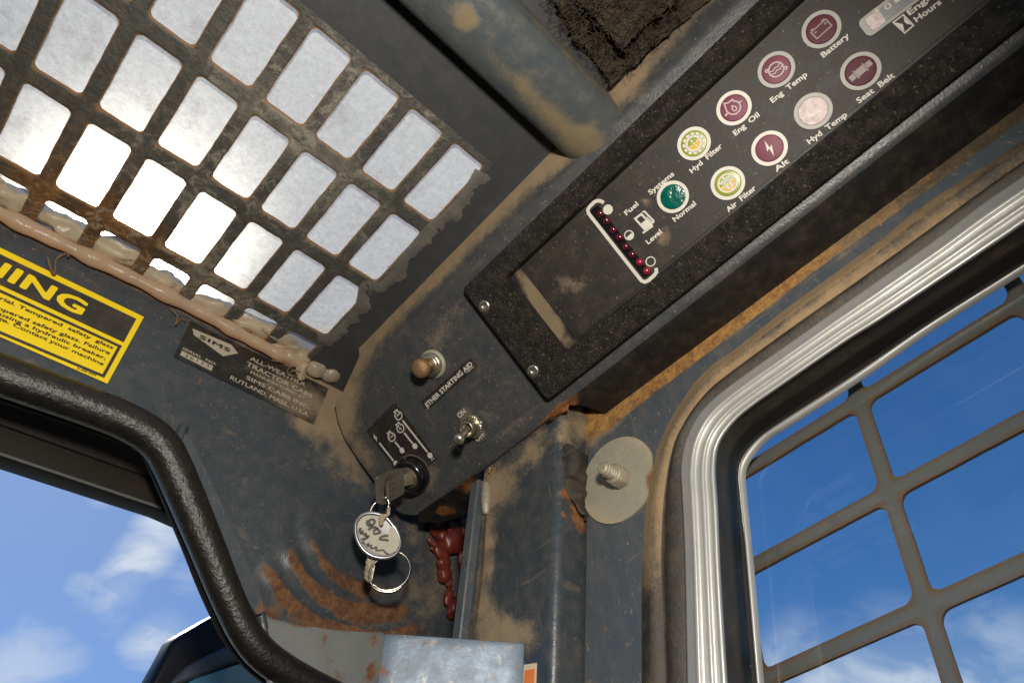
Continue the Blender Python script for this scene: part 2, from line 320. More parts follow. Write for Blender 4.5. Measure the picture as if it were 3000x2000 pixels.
# ------------------------------------------------------------------ builders
def tag(o, label=None, cat=None, group=None, kind=None):
    if label: o['label'] = label
    if cat: o['category'] = cat
    if group: o['group'] = group
    if kind: o['kind'] = kind
    return o
def thing(name, label, cat, loc, group=None):
    o = bpy.data.objects.new(name, None); COL.objects.link(o); o.empty_display_size = .05
    o.location = loc; return tag(o, label, cat, group)
def wloc(o):
    l = Vector(o.location)
    return l + wloc(o.parent) if o.parent else l
def link(name, bm, mat, parent=None, smooth=False, label=None, solid=0, bevel=0, recalc=True):
    if recalc and not solid: bmesh.ops.recalc_face_normals(bm, faces=bm.faces)
    me = bpy.data.meshes.new(name); bm.to_mesh(me); bm.free()
    if smooth:
        me.polygons.foreach_set('use_smooth', [True] * len(me.polygons))
    me.materials.append(MATS[mat])
    o = bpy.data.objects.new(name, me); COL.objects.link(o)
    if parent: o.parent = parent; o.location = -wloc(parent)
    if label: o['label'] = label
    if solid:
        md = o.modifiers.new('thickness', 'SOLIDIFY'); md.thickness = solid; md.offset = -1
    if bevel:
        md = o.modifiers.new('edges', 'BEVEL'); md.width = bevel; md.segments = 3; md.limit_method = 'ANGLE'; md.angle_limit = math.radians(40)
        me.polygons.foreach_set('use_smooth', [True] * len(me.polygons))
    return o
def gauss(u, v, blobs):
    s = 0
    for (cx, cy, rx, ry, ang, amp) in blobs:
        a = math.radians(ang); dx, dy = u - cx, v - cy
        p = (dx * math.cos(a) + dy * math.sin(a)) / rx; q = (-dx * math.sin(a) + dy * math.cos(a)) / ry
        e = p * p + q * q
        if e < 14 and rx > 9: e *= 1 + .9 * noise.noise(V(u * .013, v * .013, cx)) + .5 * noise.noise(V(u * .035, v * .035, cy)) + .2 * noise.noise(V(u * .09, v * .09, rx))
        if e < 9: s += amp * math.exp(-e)
    return s
def paint(bm, fields):
    """store where dirt lies: fields = {name: blobs or function}, positions given by the surface point seen from the camera"""
    for nm, f in (fields or {}).items():
        lay = bm.verts.layers.float.new(nm)
        for vt in bm.verts:
            u, v = proj(vt.co)
            vt[lay] = f(u, v) if callable(f) else gauss(u, v, f)
def cutgrid(bm, o, a, b, step):
    for ax in (a, b):
        ds = [(v.co - o).dot(ax) for v in bm.verts]; lo, hi = min(ds), max(ds)
        k = math.ceil(lo / step)
        while k * step < hi:
            bmesh.ops.bisect_plane(bm, geom=bm.verts[:] + bm.edges[:] + bm.faces[:], plane_co=o + ax * (k * step), plane_no=ax, dist=1e-6); k += 1
def sheet3(pts, n, step=0, fields=None, disp=None):
    """flat outline (3D points on one plane) -> a cut-up sheet whose normal is n"""
    bm = bmesh.new(); f = bm.faces.new([bm.verts.new(p) for p in pts]); f.normal_update()
    if f.normal.dot(n) < 0: bmesh.ops.reverse_faces(bm, faces=[f])
    if step:
        bmesh.ops.triangulate(bm, faces=bm.faces[:])
        a = n.orthogonal().normalized() if abs(n.x) < .99 else Y.copy()
        if abs(n.y) > .5: a = X.copy()
        a = (a - n * a.dot(n)).normalized(); b = n.cross(a)
        cutgrid(bm, Vector(pts[0]), a, b, step)
        bmesh.ops.remove_doubles(bm, verts=bm.verts[:], dist=1e-5)
    else: bmesh.ops.triangulate(bm, faces=bm.faces[:])
    paint(bm, fields)
    if disp:
        for vt in bm.verts: vt.co += n * disp(*proj(vt.co))
    for f in bm.faces:
        f.normal_update()
    return bm
def pxs(pl, pts, off=0.0): return [pl.at(u, v, off) for u, v in pts]
def slab(pts, n, t):
    """outline -> closed slab, top face on the outline, thickness t behind it"""
    bm = bmesh.new(); top = [bm.verts.new(p) for p in pts]; bot = [bm.verts.new(Vector(p) - n * t) for p in pts]
    bm.faces.new(top); bm.faces.new(bot[::-1]); k = len(pts)
    for i in range(k): bm.faces.new((top[i], top[(i + 1) % k], bot[(i + 1) % k], bot[i]))
    bmesh.ops.recalc_face_normals(bm, faces=bm.faces)
    return bm
def smoothpath(p, sub=6, closed=False):
    p = [Vector(q) for q in p]; o = []; n = len(p)
    for i in range(n if closed else n - 1):
        if closed: a, b, c, d = p[i - 1], p[i], p[(i + 1) % n], p[(i + 2) % n]
        else: a, b, c, d = p[max(i - 1, 0)], p[i], p[i + 1], p[min(i + 2, n - 1)]
        for k in range(sub):
            t = k / sub
            o.append(.5 * ((2 * b) + (c - a) * t + (2 * a - 5 * b + 4 * c - d) * t * t + (-a + 3 * b - 3 * c + d) * t ** 3))
    if not closed: o.append(p[-1])
    return o
def tube(bm, path, rad, seg=8, closed=False, flat=None, cap=True):
    rings = []; n = len(path); up = None
    for i, p in enumerate(path):
        a = path[i - 1] if (i > 0 or closed) else path[i]; b = path[(i + 1) % n] if (i < n - 1 or closed) else path[i]
        t = (b - a).normalized()
        if up is None: up = t.orthogonal().normalized()
        up = (up - t * up.dot(t)).normalized(); s = t.cross(up)
        r = rad(i / max(1, n - 1)) if callable(rad) else rad
        rings.append([bm.verts.new(p + (up * math.cos(2 * math.pi * k / seg) + s * math.sin(2 * math.pi * k / seg)) * r) for k in range(seg)])
    for i in range(n if closed else n - 1):
        A, B = rings[i], rings[(i + 1) % n]; sh = 0
        if closed and i == n - 1:
            sh = min(range(seg), key=lambda q: (A[0].co - B[q].co).length)
        for k in range(seg):
            try: bm.faces.new((A[k], A[(k + 1) % seg], B[(k + 1 + sh) % seg], B[(k + sh) % seg]))
            except ValueError: pass
    if not closed and cap:
        bm.faces.new(rings[0][::-1]); bm.faces.new(rings[-1])
    return bm
def lathe(bm, c, ax, prof, seg=28, sx=1.0, ref=None):
    """prof: list of (radius, height along ax)"""
    ax = ax.normalized(); a = (ref - ax * ref.dot(ax)).normalized() if ref else ax.orthogonal().normalized(); b = ax.cross(a); rings = []
    for r, h in prof:
        if r < 1e-6: rings.append([bm.verts.new(c + ax * h)])
        else: rings.append([bm.verts.new(c + ax * h + (a * math.cos(2 * math.pi * k / seg) * sx + b * math.sin(2 * math.pi * k / seg)) * r) for k in range(seg)])
    for A, B in zip(rings, rings[1:]):
        for k in range(seg):
            k2 = (k + 1) % seg
            if len(A) == 1 and len(B) == 1: continue
            if len(A) == 1: bm.faces.new((A[0], B[k2], B[k]))
            elif len(B) == 1: bm.faces.new((A[k], A[k2], B[0]))
            else: bm.faces.new((A[k], A[k2], B[k2], B[k]))
    return bm
def blob(bm, c, ax, r1, r2, r3, lump=.15, sub=3, seed=0):
    """lumpy ellipsoid, ax = long axis"""
    a = ax.normalized(); b = a.orthogonal().normalized(); d = a.cross(b)
    res = bmesh.ops.create_icosphere(bm, subdivisions=sub, radius=1.0)
    for vt in res['verts']:
        p = vt.co.copy(); k = 1 + lump * noise.noise(p * 1.7 + V(seed * 3.1, seed, -seed))
        vt.co = c + (a * p.x * r1 + b * p.y * r2 + d * p.z * r3) * k
    return bm
def stroke(bm, pts, wd, n, closed=False):
    """flat ribbon of width wd along 3D points on a plane of normal n, mitred"""
    P = [Vector(p) for p in pts]; k = len(P); L, Rr = [], []
    for i in range(k):
        a = P[i - 1] if (i > 0 or closed) else None; b = P[(i + 1) % k] if (i < k - 1 or closed) else None
        t1 = (P[i] - a).normalized() if a is not None else None; t2 = (b - P[i]).normalized() if b is not None else None
        t1 = t1 or t2; t2 = t2 or t1; t = (t1 + t2)
        t = t.normalized() if t.length > 1e-6 else t1
        s = n.cross(t).normalized(); c = max(.35, s.dot(n.cross(t1).normalized()))
        L.append(bm.verts.new(P[i] + s * wd * .5 / c)); Rr.append(bm.verts.new(P[i] - s * wd * .5 / c))
    for i in range(k if closed else k - 1):
        j = (i + 1) % k; bm.faces.new((L[i], L[j], Rr[j], Rr[i]))
    return bm
def disc(bm, c, n, r, seg=28, r0=0.0, ref=None, h=0):
    if r0 == 0: bm.faces.new([bm.verts.new(p) for p in ringpts(c, n, r, seg)])
    else:
        A = [bm.verts.new(p) for p in ringpts(c, n, r, seg)]; B = [bm.verts.new(p) for p in ringpts(c, n, r0, seg)]
        for k in range(seg): bm.faces.new((A[k], A[(k + 1) % seg], B[(k + 1) % seg], B[k]))
    return bm
def ringpts(c, n, r, seg=28, a0=0, a1=2 * math.pi, e1=None, e2=None, close=False):
    if e1 is None: e1 = n.orthogonal().normalized(); e2 = n.cross(e1)
    m = seg + 1 if close else seg
    return [c + (e1 * math.cos(a0 + (a1 - a0) * k / seg) + e2 * math.sin(a0 + (a1 - a0) * k / seg)) * r for k in range(m)]
_tc = {}
def textgeo(s, bold, space=1.0):
    key = (s, bold, space)
    if key in _tc: return _tc[key]
    cu = bpy.data.curves.new('t', 'FONT'); cu.body = s; cu.size = 1; cu.resolution_u = 3; cu.space_character = space
    ob = bpy.data.objects.new('t', cu); COL.objects.link(ob)
    dg = bpy.context.evaluated_depsgraph_get(); dg.update()
    me = bpy.data.meshes.new_from_object(ob.evaluated_get(dg))
    vs = [v.co.copy() for v in me.vertices]; fs = [tuple(p.vertices) for p in me.polygons]
    bpy.data.objects.remove(ob); bpy.data.meshes.remove(me); bpy.data.curves.remove(cu)
    _tc[key] = (vs, fs); return vs, fs
def text(bm, pl, s, a, b, off=.006, bold=.02, hf=1.0, sub=None, space=1.0, rel=1.0, cap=None):
    """print s on plane pl, its baseline from image point a to b; cap = capital height in image pixels, upright in the plane"""
    vs, fs = textgeo(s, bold, space); vr, _ = textgeo(sub or s, bold, space)
    A, B = pl.at(*a, off), pl.at(*b, off); ex = (B - A); wl = ex.length; ex.normalize(); ey = pl.n.cross(ex)
    w0, w1 = min(v.x for v in vr), max(v.x for v in vr); sc = wl / (w1 - w0); xr = max(v.x for v in vs)
    ys = sc * hf
    if cap: ys = cap / FPX * abs((R @ A).z) / .70
    k = 0
    for dx, dy in ([(0, 0)] if bold <= 0 else [(0, 0), (1, 0), (-1, 0), (0, 1), (0, -1), (.7, .7), (-.7, -.7), (.7, -.7), (-.7, .7)]):
        vv = [bm.verts.new(B + ex * (v.x - xr + dx * bold) * sc + ey * (v.y + dy * bold) * ys + pl.n * .00012 * k) for v in vs]; k += 1
        for f in fs:
            try: bm.faces.new([vv[i] for i in f])
            except ValueError: pass
    return bm
def poly(bm, pts):
    bm.faces.new([bm.verts.new(p) for p in pts]); return bm
def resample(pts, n):
    P = [Vector(p) for p in pts]; d = [0]
    for a, b in zip(P, P[1:]): d.append(d[-1] + (b - a).length)
    o = []; j = 0
    for i in range(n):
        t = d[-1] * i / (n - 1)
        while j < len(P) - 2 and d[j + 1] < t: j += 1
        f = (t - d[j]) / max(1e-9, d[j + 1] - d[j]); o.append(P[j].lerp(P[j + 1], min(1, max(0, f))))
    return o
def skin(bm, rails, flip=False):
    rows = [[bm.verts.new(p) for p in r] for r in rails]
    for A, B in zip(rows, rows[1:]):
        for i in range(len(A) - 1):
            f = (A[i], A[i + 1], B[i + 1], B[i]); bm.faces.new(f[::-1] if flip else f)
    return bm
def perforated(o, ax, ay, xs, ys, px, py, hx, hy, r, t, wob=0, fields=None, rim=0):
    """plate of rounded-rectangle openings: one closed collar of steel per cell; o + ax*x + ay*y, normal n"""
    n = ax.cross(ay).normalized(); bm = bmesh.new()
    for xc in xs:
        for yc in ys:
            H, C = [], []; K = 6
            def lim(a, b):
                return a, b
            corners = [(1, 1), (-1, 1), (-1, -1), (1, -1)]; a0 = [0, 90, 180, 270]
            for (sx, sy), st in zip(corners, a0):
                for k in range(K + 1):
                    a = math.radians(st + 90 * k / K)
                    H.append((sx * (hx / 2 - r) + r * math.cos(a), sy * (hy / 2 - r) + r * math.sin(a)))
            # extra points on the straight sides
            HH = []
            for i in range(len(H)):
                HH.append(H[i]); q = H[(i + 1) % len(H)]
                L = math.hypot(q[0] - H[i][0], q[1] - H[i][1]); m = int(L / .035)
                for k in range(1, m): HH.append((H[i][0] + (q[0] - H[i][0]) * k / m, H[i][1] + (q[1] - H[i][1]) * k / m))
            top, bot, ot, ob_ = [], [], [], []
            for (x, y) in HH:
                fx, fy = min(1, abs(x) / (hx / 2 - r * .30)), min(1, abs(y) / (hy / 2 - r * .30))
                if fx >= fy: cx, cy = px / 2, py / 2 * fy * (1 if fy < 1 else 1)
                else: cx, cy = px / 2 * fx, py / 2
                if fx >= .999 and fy >= .999: cx, cy = px / 2, py / 2
                cx, cy = math.copysign(cx, x), math.copysign(cy, y)
                p = o + ax * (xc + x) + ay * (yc + y)
                if wob:
                    q = noise.noise(p * 6) * wob + noise.noise(p * 22) * wob * .6; l = math.hypot(x, y)
                    p += (ax * x + ay * y) / l * q
                e = o + ax * (xc + cx) + ay * (yc + cy)
                top.append(bm.verts.new(p)); bot.append(bm.verts.new(p - n * t)); ot.append(bm.verts.new(e)); ob_.append(bm.verts.new(e - n * t))
            m = len(top)
            mid = [bm.verts.new(a.co.lerp(b.co, .30) + n * 0.0) for a, b in zip(top, ot)]
            for v in top: v.co -= n * t * .35
            for i in range(m):
                j = (i + 1) % m
                bm.faces.new((top[i], top[j], mid[j], mid[i])); bm.faces.new((mid[i], mid[j], ot[j], ot[i]))
                bm.faces.new((bot[j], bot[i], ob_[i], ob_[j])); bm.faces.new((top[j], top[i], bot[i], bot[j]))
    bmesh.ops.remove_doubles(bm, verts=bm.verts[:], dist=2e-4)
    paint(bm, fields)
    if rim:
        lay = bm.verts.layers.float['rust']; lay2 = bm.verts.layers.float['dust']; lay3 = bm.verts.layers.float.new('rim')
        for v in bm.verts:
            q = v.co - o; g_ = ax.dot(ay); d1, d2 = q.dot(ax), q.dot(ay); xx = (d1 - g_ * d2) / (1 - g_ * g_); yy = (d2 - g_ * d1) / (1 - g_ * g_)
            x = (xx - xs[0] + px / 2) % px - px / 2; y = (yy - ys[0] + py / 2) % py - py / 2
            e = max(abs(x) - hx / 2, abs(y) - hy / 2)
            k = 1 + .8 * noise.noise(v.co * 5)
            if e < .006: v[lay] += rim * k * .35; v[lay3] = .95
            elif e < .03: v[lay2] += rim * .15
    return bm

# ================================================================== SETTING
# ---- front wall, cut out for the door opening
door_px = [(1010, 2060), (880, 1995), (800, 1945), (722, 1870), (665, 1748), (610, 1600), (555, 1480), (500, 1365), (462, 1290), (383, 1237), (255, 1190), (0, 1097), (-300, 985)]
tl, tr = V(-.42, .3115, .3745) * S, FW.at(*proj(V(.36, .3115, .3745) * S))
fw_pts = [tl, tr, FW.at(1560, 1700), FW.at(1500, 2120), FW.at(1010, 2120)] + pxs(FW, door_px)
d_ = (fw_pts[-1] - fw_pts[-2]).normalized(); fw_pts.append(fw_pts[-1] + d_ * ((fw_pts[-1].x + 4.2) / -d_.x))
CX, CY = 1090, 1530
def arcfield(r0, wd, a0, a1):
    def f(u, v):
        r = math.hypot(u - CX, v - CY); a = math.degrees(math.atan2(v - CY, CX - u))      # 0 = left, 90 = down
        e = max(0, 1 - max(0, (a0 - a), (a - a1)) / 13)
        return math.exp(-((r - r0) / wd) ** 2) * e
    return f
valA, valB = arcfield(234, 15, 15, 115), arcfield(305, 16, 20, 115)
arcA, arcB, arcC = arcfield(200, 20, 22, 78), arcfield(268, 27, 26, 100), arcfield(338, 19, 30, 108)
def fw_disp(u, v):
    c = arcA(u, v) * .018 + arcB(u, v) * .030 + arcC(u, v) * .026
    c -= math.exp(-((math.hypot(u - CX, v - CY) - 236) / 16) ** 2) * .01
    r = math.hypot(u - 930, v - 1580)
    c += .06 * math.exp(-(r / 190) ** 2)
    return c
def fw_rust(u, v):
    k = .6 + .4 * noise.noise(V(u * .012, v * .012, 1)) + .4 * noise.noise(V(u * .04, v * .04, 5))
    s = (.66 * arcA(u, v) + .78 * arcB(u, v) + .88 * arcC(u, v)) * (.75 + .5 * k)
    s += gauss(u, v, [(1060, 1780, 190, 70, 5, .42), (1100, 1700, 120, 50, 0, .2), (1180, 1560, 60, 90, 0, .15), (770, 1800, 40, 60, 0, .45), (740, 1640, 20, 60, -25, .35), (1190, 1520, 90, 16, 5, .35), (960, 1310, 90, 60, 40, .1),
                      (800, 1500, 60, 60, 0, .10), (585, 1118, 8, 10, 0, .9), (560, 1000, 10, 14, 0, .5), (1210, 1650, 10, 10, 0, .3), (1020, 1850, 200, 30, 8, .4), (800, 1400, 4, 20, 0, .5), (840, 1385, 3, 14, 0, .5)])
    s += gauss(u, v, [(1040, 1770, 120, 40, 12, .15), (1120, 1800, 150, 40, 0, .25)])
    s -= .55 * valA(u, v) + .5 * valB(u, v)
    return s - .12
def fw_dust(u, v):
    return gauss(u, v, [(960, 1230, 130, 80, 35, .75), (1010, 1380, 90, 90, 45, .45), (560, 905, 420, 34, 26, .5), (350, 800, 300, 22, 26, .35), (960, 1120, 120, 60, 26, .6), (1120, 1800, 160, 90, 0, .35), (1270, 1680, 110, 170, 0, .42), (1220, 1540, 80, 50, 0, .3), (620, 1700, 40, 120, -25, .25), (700, 1500, 120, 120, 0, .08), (900, 1250, 60, 30, 30, .3)]) - .06
bm = sheet3(fw_pts, FW.n, .035, {'rust': fw_rust, 'dust': fw_dust}, fw_disp)
wf = link('wall_front', bm, 'wall_paint', solid=.035, smooth=True); tag(wf, 'blue grey painted front wall of the cab with rusty pressed rings', kind='structure')

# ---- ceiling: solid plate round the perforated part
def cx_(x, y): return V(x, y, .36) * S
def ce_dust(u, v): return gauss(u, v, [(1500, 560, 130, 40, -42, .35)]) - .1
hx0, hx1 = -.0382 - .0315 * 5 - .01575, .1202 + .01575 - .0005
hy0, hy1 = .1294 - .0304, .3155
pts = [cx_(hx1, .3155), cx_(hx1, hy0), cx_(hx0, hy0), cx_(hx0, .3155), cx_(-.42, .3155), cx_(-.42, -.40), cx_(.27, -.40), cx_(.27, .3155)]
bm = sheet3(pts, CE.n, .06, {'dust': ce_dust}); bmesh.ops.reverse_faces(bm, faces=[f for f in bm.faces if f.normal.z > 0])
cl = link('ceiling', bm, 'roof_paint', solid=.03); tag(cl, 'dark grey steel ceiling plate of the cab', kind='structure')

# ---- right wall (backing), open where the window is
R0 = [(1878, 2300), (1880, 2000), (1881, 1683), (1891, 1490), (1908, 1388), (1932, 1300), (1965, 1226), (1995, 1178), (2034, 1122), (2089, 1067), (2150, 1025), (2300, 907), (2445, 801), (2583, 700), (2700, 605), (2891, 482), (3000, 412), (3400, 150)]
top_w = [V(.268, -.30, .36) * S, V(.268, .215, .36) * S, V(.268, .26, -.02) * S]
bm = sheet3(pxs(WR, R0) + top_w, WR.n, .06, {'rust': [(1790, 1230, 60, 60, -40, .5), (2050, 1010, 420, 45, -35, .75)], 'dust': [(1800, 1200, 120, 60, -40, .6), (2300, 830, 500, 60, -34, .5)]})
bmesh.ops.reverse_faces(bm, faces=[f for f in bm.faces if f.normal.x > 0])
wr = link('wall_right', bm, 'rust_strip', solid=.03); tag(wr, 'rusty steel side wall behind the flat bar and console', kind='structure')

bm = bmesh.new(); poly(bm, [V(3.36, 1.2, 3.9), V(3.36, 4.1, 3.9), V(3.36, 4.1, -.6), V(3.36, 1.9, -.6)])  # unseen sheet, added to close the sky gap between side and front wall
link('sky_block_sheet', bm, 'wall_paint', wr, label='unseen sheet added behind the post to keep the sky out', solid=.02); bpy.data.objects['sky_block_sheet'].location = (0, 0, 0)

# ================================================================== ROOF GRILLE, SHEET, SEALANT
xs = [(-.0382 + .0315 * k) * S for k in range(-5, 6)]
ys = [(.1294 + .0607 * k) * S for k in range(0, 4)]
def gr_rust(u, v):
    n = 0
    n += .36 * math.exp(-((max(0, u - 250) / 330) ** 2)) * math.exp(-((max(0, 560 - v) / 380) ** 2)) + gauss(u, v, [(560, 800, 400, 90, 27, .18), (300, 640, 300, 90, 27, .35)])
    return n - .06
def gr_dust(u, v):
    d = u * .45 + v * .9
    return -.16 + .30 * math.exp(-((d - 720) / 330) ** 2) + gauss(u, v, [(1000, 600, 280, 150, 40, .1), (560, 800, 400, 80, 27, .25)])
bm = perforated(V(0, 0, .36) * S, X, Y, xs, ys, .315, .607, .232, .500, .034, .018, wob=.005, fields={'rust': gr_rust, 'dust': gr_dust}, rim=.42)
for vt in bm.verts: vt.co.y = min(vt.co.y, 3.152)
bmesh.ops.reflect if False else None
rg = link('roof_grille', bm, 'grille_paint'); tag(rg, 'rust edged perforated steel roof grille with rounded rectangular openings', 'grille')
# flip so the chamfered side looks down
for vt in rg.data.vertices: vt.co.z = 3.6 + (3.6 - vt.co.z)
rg.data.flip_normals()

bm = bmesh.new()
z0, z1 = 3.66, 3.70
b0 = [V(hx0 * S - .4, hy0 * S - .5, z0), V(1.9, hy0 * S - .5, z0), V(1.9, 3.9, z0), V(hx0 * S - .4, 3.9, z0)]
poly(bm, b0)
rp = link('roof_sheet', bm, 'frosted_sheet', recalc=False); tag(rp, 'frosted translucent roof sheet lying on top of the steel grille', 'roof sheet')

# silicone bead along the front edge of the grille
sil = thing('sealant_bead', 'cream silicone bead running along the grille edge above the warning label', 'sealant', V(.02, .315, .352) * S)
cpx = [(-900, 165), (-330, 455), (-120, 562), (0, 624), (128, 688), (255, 748), (383, 810), (510, 874), (638, 940), (723, 988), (808, 1032), (870, 1060), (895, 1072)]
JP = FW.off(.075)
path = smoothpath([JP.at(u, v) for u, v in cpx], 8)
bm = bmesh.new(); tube(bm, path, lambda t: .045 + .005 * math.sin(t * 47) + .004 * math.sin(t * 90 + 1), 14)
link('bead', bm, 'silicone', sil, True)
bm = bmesh.new(); random.seed(3)
SPX = CE.off(.0)
for i, (u, v) in enumerate([(-420, 352), (-250, 440), (-90, 520), (45, 588), (187, 672), (336, 747), (472, 824), (617, 905), (749, 966), (830, 1000)]):
    p = SPX.at(u, v) + V(0, .035 - .012 * (i % 3), .06); bm = bmesh.new(); blob(bm, p, X + V(0, .12 * math.sin(i * 2.3), .1), .15 + .02 * math.sin(i * 1.7), .055 + .012 * (i % 2), .06, .7, 3, i * 3); link('squeezed_lump', bm, 'silicone_pale', sil, True)
bm = bmesh.new()
for i, (u, v, a, b, c, dx) in enumerate([(865, 1000, .17, .07, .06, -.3), (915, 990, .12, .06, .05, .5), (850, 1045, .13, .05, .06, .2), (882, 1076, .04, .035, .09, .8), (825, 1015, .13, .06, .05, .3), (950, 985, .10, .04, .04, .9), (800, 985, .12, .06, .05, 0)]):
    bm = bmesh.new(); blob(bm, JP.at(u, v), X + Y * dx * -1, a, b, c, .5, 3, i + 20); link('corner_lump', bm, 'silicone_pale', sil, True)
for i, (u, v, r) in enumerate([(925, 1078, .072), (968, 1092, .075), (885, 1046, .07)]):
    bm = bmesh.new(); blob(bm, JP.at(u, v), X, r * 1.2, r, r, .15, 3, i + 40); link('round_lump', bm, 'silicone_pale', sil, True)
# loose dried strand
for pth, rr_, lb, o_ in (([(140, 755), (150, 790), (160, 800), (165, 760), (195, 742), (200, 750)], .008, 'curled brown dried strand hanging over the top of the yellow label', .02),
                    ([(500, 905), (520, 925), (515, 950), (530, 935), (545, 940)], .006, 'small dried strand peeling at the left corner of the maker plate', .02),
                    ([(795, 1055), (850, 1068), (842, 1090), (880, 1108), (890, 1100), (870, 1085), (850, 1090)], .005, 'thin wiry strand below the lumpy right end of the silicone bead', .05)):
    bm = bmesh.new(); tube(bm, smoothpath([FW.at(u, v, o_ + .02 * (i % 3)) for i, (u, v) in enumerate(pth)], 5), rr_, 6)
    tag(link('dried_strand', bm, 'dry_strand'), lb, 'strand', 'dried strands on the front wall')

# ragged residue beside the holes
bm = bmesh.new(); random.seed(11)
edge_in = [(1405, 500), (1360, 575), (1300, 640), (1272, 655), (1240, 690), (1185, 755), (1120, 835), (1070, 835), (1050, 900), (1000, 960), (970, 985), (930, 985)]
rail = smoothpath([CE.at(u, v, .004) for u, v in edge_in], 10); inner, outer = [], []
for i, p in enumerate(rail):
    k = .045 + .08 * noise.noise(V(i * .21, 0, 0)) + .045 * noise.noise(V(i * .55, 3, 0)) + .015 * noise.noise(V(i * 1.3, 9, 0))
    t = (rail[min(i + 1, len(rail) - 1)] - rail[max(0, i - 1)]).normalized(); s = CE.n.cross(t).normalized()
    if s.x < 0: s = -s
    inner.append(p - s * .03); outer.append(p + s * max(.01, k * .8 + .02))
mid1 = [a.lerp(b, .5) + CE.n * .010 * (1 + noise.noise(a * 9)) for a, b in zip(inner, outer)]
skin(bm, [inner, mid1, outer])
rs = link('sealant_residue', bm, 'residue', smooth=True); tag(rs, 'ragged grey sealant residue along the right edge of the roof grille', 'sealant')

# ================================================================== CROSS BEAM AND FOAM
prof = [(.0640, .361), (.0640, .349), (.0620, .3425), (.0575, .3385), (.051, .3362), (.0445, .3355), (.037, .3360), (.0300, .3380), (.0258, .3420), (.0238, .348), (.0236, .361)]
def beam_dust(u, v): return gauss(u, v, [(1360, 55, 32, 38, 0, 1.3), (1600, 330, 170, 40, 46, .62), (1730, 420, 90, 50, 35, .7), (1500, 220, 120, 22, 42, .35), (1760, 250, 120, 14, 46, .6), (1600, 90, 200, 10, 46, .5), (1290, 10, 60, 40, 0, .3)]) - .06
rows = []
fp = smoothpath([V(0, y, z) * S for y, z in prof], 3)
K = 70
for i in range(K + 1):
    x = (-.16 + (.1655 + .16) * i / K) * S; rows.append([V(x, p.y, p.z) for p in fp])
bm = bmesh.new(); skin(bm, rows); paint(bm, {'dust': beam_dust})
be = link('cross_beam', bm, 'beam_paint', smooth=True); tag(be, 'rounded dusty steel beam crossing under the ceiling', 'beam')

fm = thing('headliner', 'matted dark foam lining between the beam and the console', 'foam lining', V(.12, 0, .352) * S)
FP = CE.off(.07)
def foam_d(u, v):
    p = V(u * .02, v * .02, 0); return .035 * noise.noise(p) + .014 * noise.noise(p * 3.1) + .009 * noise.noise(p * 9)
bm = sheet3(pxs(FP, [(1380, -400), (1590, -60), (1640, 30), (1700, 120), (1760, 200), (1793, 250), (1830, 215), (1900, 150), (2010, 60), (2120, -40), (2420, -330), (2600, -560), (1500, -620)]), CE.n, .012, None, foam_d)
link('foam_layer', bm, 'foam', fm, True, solid=.05)
FP2 = CE.off(.17)
bm = sheet3(pxs(FP2, [(1480, -330), (1650, -60), (1700, 10), (1760, 70), (1800, 120), (1822, 150), (1860, 110), (1960, 20), (2040, -60), (2220, -260), (1900, -420)]), CE.n, .012, None, foam_d)
link('foam_pad', bm, 'foam', fm, True, solid=.09)
bm = bmesh.new(); random.seed(5)
for i in range(900):
    u, v = random.uniform(1600, 2000), random.uniform(-20, 240)
    if v > 250 - abs(u - 1793) * (1.15 if u < 1793 else 1.0): continue
    pl = FP2 if (v < 140 - abs(u - 1822) * .8 and random.random() < .8) else FP
    p = pl.at(u, v, random.uniform(.0, .06)); d = V(random.uniform(-1, 1), random.uniform(-1, 1), random.uniform(-.5, .5)).normalized() * random.uniform(.03, .08)
    q = V(random.uniform(-1, 1), random.uniform(-1, 1), 0) * .02
    tube(bm, [p, p + d * .5 + q, p + d], .0018, 3, cap=False)
ff = link('foam_fibres', bm, 'foam', fm); ff['kind'] = 'stuff'
# ================================================================== OVERHEAD CONSOLE
con = thing('overhead_console', 'dusty blue grey overhead switch console folded from sheet steel', 'console', M.p)
s_top, s_low = -.0330 * S, .0724 * S
bend_pt = M.p + D * s_top; low_pt = M.p + D * s_low
lip_x, lip_z = 1.558, 3.602
# rounded profile in the XZ plane
def arc2(a, c, b, r, k=6):
    """fillet at corner c between points a and b"""
    u, w_ = (a - c).normalized(), (b - c).normalized(); ang = u.angle(w_); d = r / math.tan(ang / 2)
    p0, p1 = c + u * d, c + w_ * d; ctr = c + (u + w_).normalized() * (r / math.sin(ang / 2)); o = []
    for i in range(k + 1):
        q = p0.lerp(p1, i / k); o.append(ctr + (q - ctr).normalized() * r)
    return o
A0_ = V(lip_x, 0, lip_z); B0_ = V(bend_pt.x, 0, bend_pt.z); C0_ = V(low_pt.x, 0, low_pt.z); D0_ = V(2.70, 0, low_pt.z)
prof = [A0_.lerp(B0_, k / 3) for k in range(3)] + arc2(A0_, B0_, C0_, .07) + [B0_.lerp(C0_, k / 24) for k in range(3, 23)] + arc2(B0_, C0_, D0_, .08, 6)
